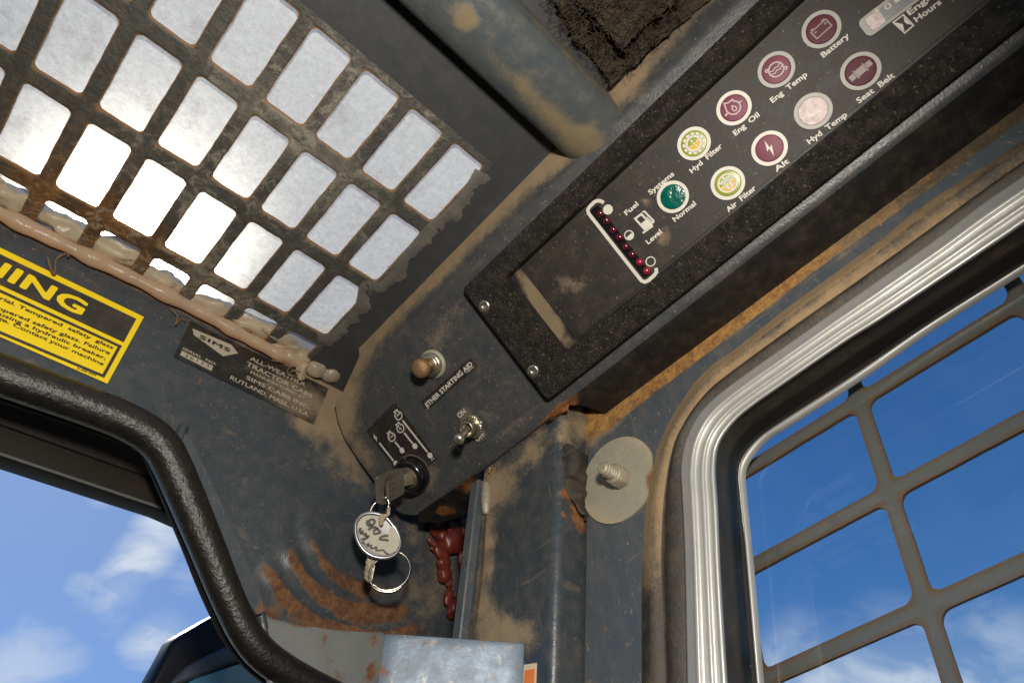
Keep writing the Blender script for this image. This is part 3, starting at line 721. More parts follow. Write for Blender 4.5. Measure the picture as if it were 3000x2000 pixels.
# left end of the fold-up, from the outline seen in the photograph
def yend(p):
    d = (V(p.x, 0, p.z) - V(M.p.x, 0, M.p.z)).dot(D) / S
    tab = [(-.06, .058), (-.045, .062), (-.0335, .085), (-.031, .098), (-.028, .1024), (-.0061, .1097), (.0169, .1103), (.0459, .1084), (.058, .1082), (.0635, .106), (.0680, .101), (.0720, .093), (.09, .085)]
    for (a, ya), (b, yb) in zip(tab, tab[1:]):
        if a <= d <= b: return M.p.y + (ya + (yb - ya) * (d - a) / (b - a)) * S
    return M.p.y + .09 * S
rows = []; K = 190
for i in range(K + 1):
    row = []
    for p in prof:
        y1 = yend(p); y0 = -4.0; t = (i / K) ** 1.0
        row.append(V(p.x, y1 + (y0 - y1) * t, p.z))
    rows.append(row)
def con_dust(u, v):
    # along the fold and the left end
    d1 = abs((v - 1072) + (u - 1000) * 1.0) / 1.42
    s = .75 * math.exp(-(d1 / 34) ** 2) * (1 if u < 1900 else .7)
    s += gauss(u, v, [(1010, 1180, 40, 100, 15, .8), (1060, 1330, 30, 90, -30, .55), (1150, 1480, 20, 60, -35, .4), (1290, 1000, 40, 90, 40, .15), (1300, 930, 140, 50, -42, .2), (1200, 1290, 60, 60, 0, .12), (1270, 1340, 40, 60, 0, .25),
                     (1500, 1250, 160, 20, -38, .3), (1260, 1410, 20, 40, 0, .4), (1850, 240, 60, 60, 0, .3), (1650, 470, 60, 30, -40, .5)])
    return s
def con_rust(u, v): return gauss(u, v, [(1650, 1200, 60, 20, -30, 1.0), (1215, 1518, 26, 14, -30, .9), (1300, 1072, 8, 16, 0, .5), (1228, 1130, 6, 6, 0, 1.2), (1100, 1030, 12, 20, 40, .5), (1560, 1262, 60, 10, -38, .5)]) - .12
bm = bmesh.new(); skin(bm, rows); paint(bm, {'dust': con_dust, 'rust': con_rust})
link('console_face', bm, 'console_paint', con, True)
ZB = low_pt.z - .001; BP = Plane(V(0, 0, ZB), V(0, 0, -1))
m_low = [BP.at(*proj(V(low_pt.x + .01, y, ZB))) for y in (-4.0, 1.55)]
notch = [(1600, 1232), (1620, 1210), (1640, 1196), (1672, 1186), (1699, 1187), (1722, 1191), (1753, 1203), (1780, 1214), (1793, 1221), (1798, 1206)]
pts = m_low + pxs(BP, notch) + [V(2.676, -4.0, ZB)]
pts = [V(p.x, p.y, ZB) for p in pts]
bm = sheet3(pts, V(0, 0, -1), .05, {'dust': [(2500, 560, 700, 26, -37, .25), (1700, 1120, 60, 40, 0, .1)], 'rust': [(1650, 1190, 50, 18, -25, 1.5), (1790, 1212, 14, 8, 0, .6)]})
link('underside', bm, 'smooth_plastic', con, solid=.03, label='dusty underside flange, shade put into its dark colour')  # near-black colour carries the shade under the console as well as dirt
pts = [V(p.x, p.y, ZB) for p in pxs(BP, [(1228, 1500), (1390, 1390), (1412, 1388), (1400, 1440), (1385, 1500), (1290, 1530), (1226, 1529)])]
bm = sheet3(pts, V(0, 0, -1), .05, {'rust': [(1370, 1420, 30, 30, 0, .5), (1298, 1494, 18, 10, 0, 1.2)]})
link('underside', bm, 'smooth_plastic', con)  # left piece, same dark colour with the shade put in

# ---- ether button
def mbase(u, v, off=0.0): return M.at(u, v, off)
eb = thing('push_button', 'rusty copper capped push button above the ether starting label', 'button', mbase(1269, 1066))
c = mbase(1269, 1066)
bm = bmesh.new(); lathe(bm, c, M.n, [(.10, 0), (.10, .012), (.092, .018), (.080, .02)], 32); link('base_washer', bm, 'zinc', eb, True)
bm = bmesh.new(); lathe(bm, c, M.n, [(.082, .012), (.084, .040), (.076, .048), (.070, .050), (.071, .056), (.060, .064), (.052, .066)], 32); link('collar', bm, 'nickel', eb, True)
bm = bmesh.new(); lathe(bm, c, M.n, [(.052, .05), (.052, .125), (.060, .130), (.066, .145), (.066, .165), (.056, .182), (.034, .192), (0, .196)], 28); link('cap', bm, 'copper_rust', eb, True)

# ---- toggle switch
c = mbase(1392, 1243)
ts = thing('toggle_switch', 'chrome toggle switch on its on and off plate', 'switch', c)
def Z392(x, y): return (950 + x / 3.92, 1150 + y / 3.92)
pp = [Z392(*q) for q in [(1560, 190), (1595, 168), (1625, 178), (1665, 230), (1810, 440), (1848, 490), (1855, 520), (1830, 548), (1775, 575), (1750, 568), (1715, 528), (1560, 330), (1515, 270), (1518, 240)]]
bm = slab(pxs(M, pp, .016), M.n, .012); link('legend_plate', bm, 'nickel_dark', ts)
bm = bmesh.new()
text(bm, M, 'ON', Z392(1556, 292), Z392(1632, 226), .0195, .01, cap=15); link('lettering', bm, 'print_white', ts, recalc=False); bm = bmesh.new(); text(bm, M, 'OFF', Z392(1756, 562), Z392(1850, 492), .0195, .01, cap=15)
link('lettering', bm, 'print_white', ts, recalc=False)
bm = bmesh.new(); e1 = (Y * -1); e2 = D
hexp = [c + M.n * .016 + (e1 * math.cos(k * math.pi / 3 + .3) + D * math.sin(k * math.pi / 3 + .3)) * .080 for k in range(6)]
hexp = [p + M.n * .026 for p in hexp]
link('hex_nut', slab(hexp, M.n, .026), 'nickel', ts, bevel=.006)
bm = bmesh.new()
# knurled ring
seg = 60; pr = []
for h, rr in ((.040, .070), (.044, .075), (.060, .075), (.064, .070)):
    pr.append([bm.verts.new(c + M.n * h + (e1 * math.cos(2 * math.pi * k / seg) + D * math.sin(2 * math.pi * k / seg)) * (rr + (.004 if k % 2 else 0))) for k in range(seg)])
for A, B in zip(pr, pr[1:]):
    for k in range(seg): bm.faces.new((A[k], A[(k + 1) % seg], B[(k + 1) % seg], B[k]))
bm.faces.new(pr[-1])
link('knurled_ring', bm, 'nickel', ts)
prof_ = [(.056, .03)]
h = .062
for k in range(7): prof_ += [(.056, h), (.051, h + .0045)]; h += .009
prof_ += [(.055, h), (.047, h + .003), (.041, h - .004), (.030, h - .05), (.0, h - .055)]
bm = bmesh.new(); lathe(bm, c, M.n, prof_, 32); link('threaded_bushing', bm, 'nickel', ts, True)
b0 = c + M.n * .10; tip = (M.n * .30 - D * -.075 * 1 + Y * .02)
P5 = Plane(c + M.n * .27, M.n); tipp = P5.at(*Z392(1545, 535))
bm = bmesh.new(); dirv = (tipp - b0); L_ = dirv.length
lathe(bm, b0, dirv, [(.022, 0), (.024, L_ * .4), (.028, L_ * .78), (.034, L_ * .9), (.037, L_ * .98), (.034, L_ * 1.06), (.020, L_ * 1.12), (0, L_ * 1.135)], 20); link('lever', bm, 'nickel', ts, True)

# ---- ignition switch
c = mbase(1212, 1388)
ig = thing('ignition_switch', 'round black ignition switch with a key in it', 'ignition switch', c)
bm = bmesh.new(); lathe(bm, c, M.n, [(.136, 0), (.139, .02), (.136, .055), (.126, .085), (.110, .100), (.094, .098), (.082, .086), (.080, .06)], 40); link('bezel_ring', bm, 'black_gloss', ig, True)
bm = bmesh.new(); lathe(bm, c, M.n, [(.0, .084), (.074, .084), (.080, .078), (.081, .05)], 36); link('lock_cylinder', bm, 'lock_face', ig, True)
bm = bmesh.new(); lathe(bm, c, M.n, [(.146, .002), (.147, .004), (.143, .006), (.135, .006)], 40); link('dust_ring', bm, 'recess_dust', ig, True)

# ---- ignition key (blade along the face normal)
ko = M.at(1206, 1396, .084)
wdir = (M.at(*Z392(1012, 1065)) - M.at(*Z392(982, 868))).normalized()          # width of the blade
thk = M.n.cross(wdir).normalized(); KP = Plane(ko, thk if thk.dot(ray0(1150, 1430)) < 0 else -thk)
ik = thing('ignition_key', 'worn metal key standing in the ignition switch', 'key', ko)
def kslab(pl, pts, t): return slab([pl.at(*p, t / 2) for p in pts], pl.n, t)
bl = [Z392(*q) for q in [(870, 905), (940, 930), (1000, 905), (1040, 1010), (1010, 1040), (1000, 1070), (905, 1090)]]
bl = [Z392(870, 965), Z392(1000, 905), Z392(1030, 905), Z392(1050, 1010), Z392(1020, 1055), Z392(890, 1078)]
link('blade', kslab(KP, bl, .022), 'brass_key', ik, bevel=.004)
hd = [Z392(*q) for q in [(596, 990), (608, 965), (630, 955), (850, 864), (875, 866), (890, 885), (905, 1130), (898, 1158), (880, 1170), (660, 1285), (632, 1284), (618, 1262)]]
h1 = [Z392(*q) for q in [(690, 1020), (705, 1005), (720, 1190), (712, 1215), (680, 1225), (668, 1200), (672, 1100)]]
bm = bmesh.new()
def key_head(pl, outl, hole, t, bm):
    n = 40
    O = resample([pl.at(*p, 0) for p in outl + outl[:1]], n + 1)[:-1]; H = resample([pl.at(*p, 0) for p in hole + hole[:1]], n + 1)[:-1]
    hc = sum(H, Vector()) / n
    H2 = []
    ex = (O[0] - hc).normalized(); ey = pl.n.cross(ex)
    # match by angle
    def ang(p): d = p - hc; return math.atan2(d.dot(ey), d.dot(ex))
    O.sort(key=ang); H.sort(key=ang)
    a = [bm.verts.new(p + pl.n * t / 2) for p in O]; b = [bm.verts.new(p + pl.n * t / 2) for p in H]
    a2 = [bm.verts.new(p - pl.n * t / 2) for p in O]; b2 = [bm.verts.new(p - pl.n * t / 2) for p in H]
    for i in range(n):
        j = (i + 1) % n
        for f in ((a[i], a[j], b[j], b[i]), (a2[j], a2[i], b2[i], b2[j]), (a[j], a[i], a2[i], a2[j]), (b[i], b[j], b2[j], b2[i])): bm.faces.new(f)
    return bm
hole = [Z392(*q) for q in [(672, 1010), (690, 1000), (722, 1000), (728, 1190), (712, 1228), (680, 1236), (668, 1210)]]
key_head(KP, hd, hole, .026, bm); link('head', bm, 'nickel_dark', ik)
bm = bmesh.new()
for i, y0 in enumerate((955, 1030, 1100, 1165)):
    k = [(740 + i * 3, y0), (745 + i * 3, y0 + 45), (770, y0 + 32), (775, y0 + 5), (800, y0 - 12), (805, y0 + 15), (775, y0 + 30)]
    stroke(bm, [KP.at(*Z392(*q), .0165) for q in k], .006, KP.n)
stroke(bm, [KP.at(*Z392(*q), .0165) for q in [(735, 955), (805, 925)]], .005, KP.n)
stroke(bm, [KP.at(*Z392(*q), .0165) for q in [(748, 1205), (815, 1165)]], .005, KP.n)
link('stamped_marks', bm, 'nickel', ik)

# ---- key rings, tag, spare key: hanging below
HP = Plane(KP.at(*Z392(700, 1200)), ray0(1110, 1560) * -1)                 # plane facing the lens through the key's eye
def HPp(u, v, off=0): return HP.at(u, v, off)
def Z235(x, y): return (950 + x / 3.92, 1380 + y / 3.92)
t1 = thing('small_key_ring', 'small wire ring joining the ignition key to the tag', 'key ring', HPp(1118, 1465))
bm = bmesh.new()
for o in (0, .012):
    ring = [Z235(*q) for q in [(690 , 300), (725, 320), (742, 370), (728, 430), (690, 500), (640, 545), (580, 550), (535, 520), (528, 470), (545, 420), (580, 370), (630, 320)]]
    path = smoothpath([HPp(u + o * 180, v, (.05 if i in (0, 1, 2, 3) else -.02) - o) for i, (u, v) in enumerate(ring)], 5, True); tube(bm, path, .0075, 8, True)
link('wire', bm, 'steel_wire', t1, True)
TG = Plane(HPp(1106, 1569), (ray0(1106, 1569) * -1 + X * -.12 + Z * -.1).normalized())
tgc = TG.at(*Z235(613, 738)); rad = (TG.at(*Z235(400, 830)) - tgc).length * 1.06
kt = thing('key_tag', 'round metal rimmed paper tag with handwriting', 'key tag', tgc)
ell = [Z235(*q) for q in [(357, 640), (370, 580), (420, 515), (500, 482), (600, 486), (700, 525), (770, 600), (840, 700), (868, 800), (860, 880), (820, 945), (740, 985), (650, 992), (540, 965), (450, 900), (390, 810), (362, 720)]]
rim = smoothpath([TG.at(u, v, 0) for u, v in ell], 4, True)
bm = bmesh.new(); tube(bm, rim, .013, 8, True); link('rim', bm, 'tag_rim', kt, True)
cen = sum(rim, Vector()) / len(rim)
link('disc', slab([cen + (p - cen) * .99 + TG.n * .002 for p in rim], TG.n, .012), 'tag_rim', kt)
pap = [Z235(*q) for q in [(384, 660), (390, 600), (440, 535), (520, 500), (600, 512), (650, 540), (660, 600), (640, 650), (680, 700), (740, 715), (745, 660), (790, 612), (820, 630), (855, 730), (860, 840), (830, 910), (750, 950), (660, 960), (560, 925), (470, 860), (410, 770)]]
link('paper', slab([TG.at(u, v, .012) for u, v in pap], TG.n, .006), 'paper_tag', kt)
bm = bmesh.new()
writing = [[(500, 560), (490, 600), (520, 625), (560, 610), (580, 575), (560, 555), (530, 556), (515, 580), (540, 640), (500, 670)], [(560, 690), (600, 660), (630, 680), (640, 700), (600, 715), (560, 712)], [(540, 650), (580, 640), (620, 665)],
           [(735, 740), (690, 740), (650, 755), (645, 780), (700, 785), (740, 795)],
           [(395, 665), (420, 655), (400, 690), (440, 685), (415, 715), (460, 705)], [(440, 730), (480, 715), (470, 745), (500, 740), (490, 765), (520, 740)], [(420, 780), (470, 770), (440, 810), (470, 830)],
           [(470, 850), (510, 830), (500, 860), (540, 850), (535, 880), (570, 880), (600, 870), (595, 905), (640, 905), (680, 905), (700, 930), (740, 950)]]
for k, l in enumerate(writing): stroke(bm, smoothpath([TG.at(*Z235(*q), .0135) for q in l], 4), .015 if k < 4 else .011, TG.n)
link('handwriting', bm, 'ink', kt)
bm = bmesh.new()
tube(bm, smoothpath([HPp(*Z235(*q), .06) for q in [(742, 415), (738, 460), (735, 490), (700, 510), (660, 515), (645, 550), (655, 610), (668, 560), (690, 520), (655, 505), (640, 530)]], 5), .011, 7)
sg = link('string_knot', bm, 'string'); tag(sg, 'knotted pale string tied through the tag hole', 'string')
sr = thing('split_ring', 'large split ring hanging under the tag', 'key ring', HPp(1142, 1673))
bm = bmesh.new()
lp = [Z235(*q) for q in [(800, 925), (860, 930), (930, 975), (975, 1050), (985, 1130), (960, 1220), (900, 1295), (820, 1345), (720, 1365), (640, 1350), (580, 1310), (545, 1290), (520, 1240), (540, 1100), (640, 1000), (740, 940)]]
tube(bm, smoothpath([HPp(u, v, -.05) for u, v in lp], 6, True), .0085, 8, True)
lp2 = [(545, 1290), (560, 1325), (620, 1365), (720, 1385), (820, 1368), (890, 1320)]
tube(bm, smoothpath([HPp(*Z235(*q), -.045) for q in lp2], 6), .008, 8)
link('wire', bm, 'steel_wire', sr, True)
SK = Plane(HPp(1083, 1690, -.06), (ray0(1083, 1690) * -1 + X * -.25).normalized())
sk = thing('spare_key', 'brass toned spare key hanging behind the paper tag', 'key', SK.at(1083, 1660))
kb = [Z235(*q) for q in [(490, 930), (600, 960), (590, 1020), (575, 1130), (552, 1250), (528, 1282), (500, 1270), (452, 1225), (462, 1190), (450, 1165), (468, 1130), (462, 1100), (480, 1070), (470, 1040), (488, 1010)]]
link('blade', kslab(SK, kb, .022), 'brass_key', sk, bevel=.003)
bm = bmesh.new(); stroke(bm, [SK.at(*Z235(*q), .013) for q in [(575, 985), (545, 1130), (520, 1262)]], .022, SK.n); link('groove', bm, 'nickel_dark', sk)

# ---- printed labels on the console
el = thing('ether_label', 'narrow black ether starting aid label under the copper button', 'label', mbase(1320, 1120))
def Z21(x, y): return (1000 + x / 2.351, 600 + y / 2.351)
link('backing', slab(pxs(M, [Z21(890, 1050), Z21(937, 1112), Z21(590, 1417), Z21(545, 1357)], .004), M.n, .003), 'panel_sheet', el)
bm = bmesh.new(); text(bm, M, 'ETHER STARTING AID', Z21(593, 1394), Z21(906, 1103), .0055, .03, cap=13.5); link('lettering', bm, 'print_white', el, recalc=False); bm = bmesh.new(); text(bm, M, '175661A1', Z21(866, 1160), Z21(914, 1118), .0055, .005, cap=5); text(bm, M, 'CA', Z21(592, 1412), Z21(606, 1399), .0055, .005)
link('small_print', bm, 'print_white', el)
kl = thing('key_position_label', 'dark label with engine symbols above the ignition switch', 'label', mbase(1160, 1280))
link('backing', slab(pxs(M, [Z392(*q) for q in [(812, 100), (1290, 765), (1150, 880), (820, 905), (700, 730), (480, 440)]], .004), M.n, .003), 'panel_sheet', kl)
bm = bmesh.new(); lw = .0085
def eng(cx, cy, r):
    pts = []
    for k in range(0, 27):
        a = math.radians(-75 + k * 300 / 26 - 0); pts.append((cx + r * math.cos(a), cy + r * 1.2 * math.sin(a)))
    tl_ = [(cx - r * .75, cy - r * .55), (cx - r * 1.25, cy - r * 1.0), (cx - r * .45, cy - r * 1.75), (cx - r * .05, cy - r * 1.05), (cx + r * .3, cy - r * 1.1)]
    bm = bmesh.new(); stroke(bm, [M.at(*Z392(*q), .0055) for q in pts + tl_], lw, M.n); link('engine_symbol', bm, 'print_white', kl)
eng(852, 262, 40); eng(874, 408, 40); eng(774, 508, 40)
for a, b, d in (((900, 318), (1185, 682), (1213, 718)), ((918, 460), (1013, 580), (1040, 611)), ((812, 562), (868, 632), (892, 661)), ((632, 575), (795, 780), (823, 812))):
    bm = bmesh.new(); stroke(bm, [M.at(*Z392(*a), .0055), M.at(*Z392(*b), .0055)], .014, M.n); link('position_line', bm, 'print_white', kl); bm = bmesh.new(); disc(bm, M.at(*Z392(*d), .0055), M.n, .0215, 20); link('position_dot', bm, 'print_white', kl)
bm = bmesh.new(); poly(bm, [M.at(*Z392(*q), .0055) for q in [(568, 468), (592, 512), (604, 505), (602, 565), (580, 520), (568, 526)]]); link('bolt_symbol', bm, 'print_white', kl)
for l in ([(835, 275), (850, 245), (870, 240), (862, 232)], [(845, 370), (870, 420), (885, 402)], [(870, 422), (882, 412)]):
    bm = bmesh.new(); stroke(bm, [M.at(*Z392(*q), .0055) for q in l], .007, M.n); link('symbol_detail', bm, 'print_white', kl)
bm = bmesh.new(); text(bm, M, 'STOP', Z392(755, 534), Z392(802, 494), .0055, .01); link('stop_word', bm, 'print_white', kl); bm = bmesh.new(); text(bm, M, 'CA', Z392(1236, 782), Z392(1268, 756), .0055, .01)
link('corner_mark', bm, 'print_white', kl)

# ================================================================== INSTRUMENT PANEL
ip = thing('instrument_panel', 'black crinkled instrument panel with warning lamps and fuel level bar', 'instrument panel', mbase(1900, 640))
def st(s, t, h): return M.p + D * (s * S) + Y * (t * S) + M.n * (h * S)
H1 = .0092
o_s0, o_s1, o_t1, o_t0 = -.0237, .0660, -.0455, -.42
i_s0, i_s1, i_t1 = -.0088, .0493, -.0742
def rrect(s0, s1, t0, t1, r, h, k=6, only=None):
    o = []
    for (cs, ct, a0) in ((s1 - r, t1 - r, 0), (s0 + r, t1 - r, 90), (s0 + r, t0 + r, 180), (s1 - r, t0 + r, 270)):
        for i in range(k + 1):
            a = math.radians(a0 + 90 * i / k); o.append(st(cs + r * math.cos(a), ct + r * math.sin(a), h))
    return o
bm = bmesh.new()
loops = [rrect(o_s0, o_s1, o_t0, o_t1, .003, .0005), rrect(o_s0 + .0006, o_s1 - .0006, o_t0, o_t1 - .0006, .003, H1 - .001), rrect(o_s0 + .0018, o_s1 - .0018, o_t0, o_t1 - .0018, .0025, H1),
         rrect(i_s0 - .0018, i_s1 + .0012, o_t0 + .02, i_t1 + .0018, .0032, H1), rrect(i_s0 - .0006, i_s1 + .0004, o_t0 + .02, i_t1 + .0006, .0028, H1 - .0008)]
vl = [[bm.verts.new(p) for p in L] for L in loops]
for A, B in zip(vl, vl[1:]):
    n = len(A)
    for i in range(n): bm.faces.new((A[i], A[(i + 1) % n], B[(i + 1) % n], B[i]))
bmesh.ops.recalc_face_normals(bm, faces=bm.faces)
cutgrid(bm, M.p, D, Y, .06)
paint(bm, {'dust': [(2700, 350, 260, 22, -38, .5), (2540, 450, 120, 12, -38, .6), (1500, 1050, 60, 100, -50, .12), (2050, 745, 14, 10, 0, .8), (1480, 950, 70, 90, -40, .1), (1700, 620, 120, 18, -43, .35)]})
bzl = link('bezel', bm, 'crinkle_plastic', ip, smooth=True)
bm = bmesh.new()
loops = [rrect(i_s0 - .0006, i_s1 + .0004, o_t0 + .02, i_t1 + .0006, .0028, H1 - .0008), rrect(i_s0, i_s1 - .0006, o_t0 + .02, i_t1 - .0002, .0022, .0014)]
vl = [[bm.verts.new(p) for p in L] for L in loops]; n = len(vl[0])
for i in range(n): bm.faces.new((vl[0][i], vl[0][(i + 1) % n], vl[1][(i + 1) % n], vl[1][i]))
link('recess_wall', bm, 'smooth_plastic', ip)
bm = sheet3(rrect(i_s0 - .0005, i_s1, o_t0 + .02, i_t1 + .0005, .002, .0016), M.n, .06, {'dust': [(1590, 900, 26, 160, -33, 1.2), (2300, 560, 400, 9, -38, .8)]})
link('recess_floor', bm, 'smooth_plastic', ip, label='dusty ledge at the end of the recess')
# printed sheet; left edge from the photo
PH = .0024
def PP(u, v, h=PH): return M.at(u, v, h * S)
e = (M.at(1528, 787, PH * S) - M.p); t_edge = e.dot(Y) / S
bm = sheet3(rrect(i_s0 + .0003, i_s1 - .0022, o_t0 + .02, t_edge, .0012, PH), M.n, .04,
            {'dust': [(1700, 830, 60, 40, -35, .42), (1640, 820, 60, 20, 20, .3), (1890, 590, 22, 14, 0, .55), (1935, 700, 22, 26, 40, .6), (1950, 720, 8, 8, 0, .5), (1800, 920, 8, 10, 0, .9), (2300, 560, 380, 8, -38, .6), (1920, 610, 40, 20, 0, .2)]})
link('printed_sheet', bm, 'panel_sheet', ip, solid=.006)
for (u, v) in ((1419, 897), (1562, 1086)):
    c = M.at(u, v, H1 * S)
    bm = bmesh.new(); lathe(bm, c, M.n, [(.047, .0005), (.045, .002), (.042, .001), (.041, -.004)], 24); disc(bm, c + M.n * .0012, M.n, .044, 24)
    scr = link('screw', bm, 'smooth_plastic', ip, True, label='recessed zinc screw')
    bm = bmesh.new(); lathe(bm, c, M.n, [(.037, .0013), (.036, .0035), (.028, .0055), (.014, .006), (.012, .003), (0, .003)], 20); link('screw_head', bm, 'nickel', scr, True)
    for nme in (): pass
eR, eU = -Y, -D
def loc(c, x, y, r=.0665): return c + eR * x * r + eU * y * r
def lamp(u, v, ring, lens, label):
    c = M.at(u, v, PH * S + .003)
    bm = bmesh.new(); lathe(bm, c, M.n, [(.087, 0), (.0865, .003), (.069, .003), (.067, .001)], 44); rg_ = link('indicator_lamp', bm, ring, ip, label=label)
    bm = bmesh.new(); lathe(bm, c, M.n, [(.0675, .0), (.067, .0030), (.062, .0038), (0, .0042)], 40); link('lens', bm, lens, rg_, True)
    return c + M.n * .0062, rg_
def fin(bm, mat, par, nm='symbol'): link(nm, bm, mat, par, recalc=False)
def S_(bm, c, pts, wd=.007, closed=False): stroke(bm, [loc(c, *p) for p in pts], wd, M.n, closed)
def circ(x, y, r, k=24, a0=0, a1=360): return [(x + r * math.cos(math.radians(a0 + (a1 - a0) * i / k)), y + r * math.sin(math.radians(a0 + (a1 - a0) * i / k))) for i in range(k + (0 if a1 - a0 == 360 else 1))]
# gear (hyd filter)
c, L_ = lamp(2033, 421, 'ring_white', 'lens_green', 'green lamp with a gear symbol')
bm = bmesh.new(); poly(bm, [loc(c, *p) - M.n * .0008 for p in circ(0, 0, .52, 16, -180, 0)]); fin(bm, 'lens_amber', L_, 'amber_half')
bm = bmesh.new(); S_(bm, c, circ(0, 0, .58), .013, True)
for k in range(12):
    a = 2 * math.pi * k / 12; S_(bm, c, [(.6 * math.cos(a), .6 * math.sin(a)), (.86 * math.cos(a), .86 * math.sin(a))], .017)
for x in (-.45, -.12, .22): S_(bm, c, [(x, 0), (x + .22, 0)], .005)
poly(bm, [loc(c, *p) for p in [(-.02, .42), (.08, .2), (-.02, .12), (-.12, .2)]]); poly(bm, [loc(c, *p) for p in [(.05, -.1), (.14, -.3), (.05, -.36), (-.04, -.3)]])
fin(bm, 'ring_white', L_)
# air filter
c, L_ = lamp(2132, 537, 'ring_white', 'lens_green', 'green lamp with an air filter symbol')
bm = bmesh.new(); poly(bm, [loc(c, *p) - M.n * .0008 for p in circ(0, 0, .64, 16, -180, 0)]); fin(bm, 'lens_amber', L_, 'amber_half')
bm = bmesh.new(); S_(bm, c, circ(0, 0, .7), .008, True)
for x in (-.62, -.2, .22): S_(bm, c, [(x, 0), (x + .3, 0)], .006)
for (x, y) in [(-.3, .2), (-.1, .2), (.1, .2), (.3, .2), (-.2, .38), (0, .38), (.2, .38), (0, .54), (-.42, .34), (.4, .34)]: disc(bm, loc(c, x, y), M.n, .006, 10)
S_(bm, c, circ(-.75, .0, .55, 8, -40, 55), .006); S_(bm, c, circ(.75, .0, .55, 8, 140, 225), .006)
S_(bm, c, [(-.12, -.08), (-.12, -.3), (-.28, -.3), (0, -.56), (.28, -.3), (.12, -.3), (.12, -.08)], .006)
fin(bm, 'ring_white', L_)
# systems normal
c, L_ = lamp(1971, 577, 'ring_white', 'lens_teal', 'dark green round lamp')
# eng oil
c, L_ = lamp(2150, 317, 'ring_white', 'lens_red', 'red lamp with an oil drop symbol')
bm = bmesh.new(); S_(bm, c, [(-.42, .42), (-.5, .25), (-.52, 0), (-.4, -.3), (-.15, -.48), (.15, -.48), (.4, -.3), (.5, 0), (.45, .22), (.3, .38), (.32, .55), (-.1, .60), (-.30, .78), (-.42, .42)], .007)
S_(bm, c, [(0, .25), (-.15, -.05), (-.12, -.2), (0, -.26), (.12, -.2), (.15, -.05), (0, .25)], .006)
poly(bm, [loc(c, *p) for p in [(.5, 0), (.62, .1), (.62, .04), (.75, .04), (.75, -.04), (.62, -.04), (.62, -.1)]]); poly(bm, [loc(c, *p) for p in [(-.86, 0), (-.7, .13), (-.7, .05), (-.56, .05), (-.56, -.05), (-.7, -.05), (-.7, -.13)]])
fin(bm, 'icon_pink', L_)
# eng temp
c, L_ = lamp(2274, 205, 'ring_grey', 'lens_red', 'red lamp with an engine temperature symbol')
bm = bmesh.new(); S_(bm, c, circ(0, 0, .52), .007, True)
for yy in (.12, -.12): S_(bm, c, [(-.5 + .1 * k, yy + .05 * math.sin(k * 1.6)) for k in range(11)], .005)
S_(bm, c, circ(-.52, .4, .1, 10), .006, True); S_(bm, c, circ(.52, -.4, .1, 10), .006, True)
fin(bm, 'icon_pink', L_)
# battery
c, L_ = lamp(2406, 87, 'ring_grey', 'lens_dark_red', 'dark red lamp with a battery symbol')
bm = bmesh.new(); S_(bm, c, [(-.6, -.32), (.6, -.32), (.6, .32), (-.6, .32)], .006, True)
S_(bm, c, [(-.5, .32), (-.5, .42), (-.36, .42), (-.36, .32)], .006); S_(bm, c, [(.36, .32), (.36, .42), (.5, .42), (.5, .32)], .006)
S_(bm, c, [(-.48, .1), (-.3, .1)], .006); S_(bm, c, [(.32, .12), (.5, .12)], .006); S_(bm, c, [(.41, .21), (.41, .03)], .006)
fin(bm, 'icon_dim', L_)
# seat belt
c, L_ = lamp(2521, 209, 'ring_grey', 'lens_dark_red', 'dark red lamp with a seat belt symbol')
bm = bmesh.new()
for q in ([(-.3, -.26), (.3, -.26), (.3, .26), (-.3, .26)], [(-.82, -.2), (-.44, -.2), (-.44, .2), (-.82, .2)], [(.44, -.2), (.82, -.2), (.82, .2), (.44, .2)]): poly(bm, [loc(c, *p) for p in q])
S_(bm, c, [(-.36, -.34), (-.36, .34)], .006); S_(bm, c, [(.36, -.34), (.36, .34)], .006)
fin(bm, 'icon_dim', L_)
# hyd temp (foil)
c, L_ = lamp(2382, 326, 'ring_grey', 'lens_foil', 'lamp with a worn pinkish speckled lens')
# alt
c, L_ = lamp(2254, 435, 'ring_white', 'lens_red', 'red lamp with a lightning bolt symbol')
bm = bmesh.new(); poly(bm, [loc(c, *p) for p in [(.12, .72), (-.26, -.1), (-.02, .0), (-.12, -.72), (.28, .1), (.04, .02)]]); fin(bm, 'ring_white', L_)
# words
for s, a, b in [('Systems', (1906, 571), (1976, 513)), ('Fuel', (1836, 631), (1871, 601)), ('Level', (1900, 716), (1940, 682)), ('Normal', (1978, 650), (2040, 600)), ('Hyd  Filter', (2028, 508), (2117, 431)),
                ('Air  Filter', (2135, 622), (2216, 554)), ('Alt', (2276, 504), (2313, 476)), ('Eng  Oil', (2155, 398), (2226, 340)), ('Eng  Temp', (2264, 302), (2366, 222)), ('Battery', (2413, 170), (2489, 108)),
                ('Hyd  Temp', (2372, 423), (2483, 340)), ('Seat  Belt', (2517, 304), (2622, 225)), ('Engine', (2666, 46), (2760, -28)), ('Hours', (2686, 66), (2759, 11))]:
    bm = bmesh.new(); text(bm, M, s, a, b, PH * S + .003, .03, cap=14 + 3 * (a[0] - 1850) / 800); link('caption', bm, 'print_white', ip, recalc=False)
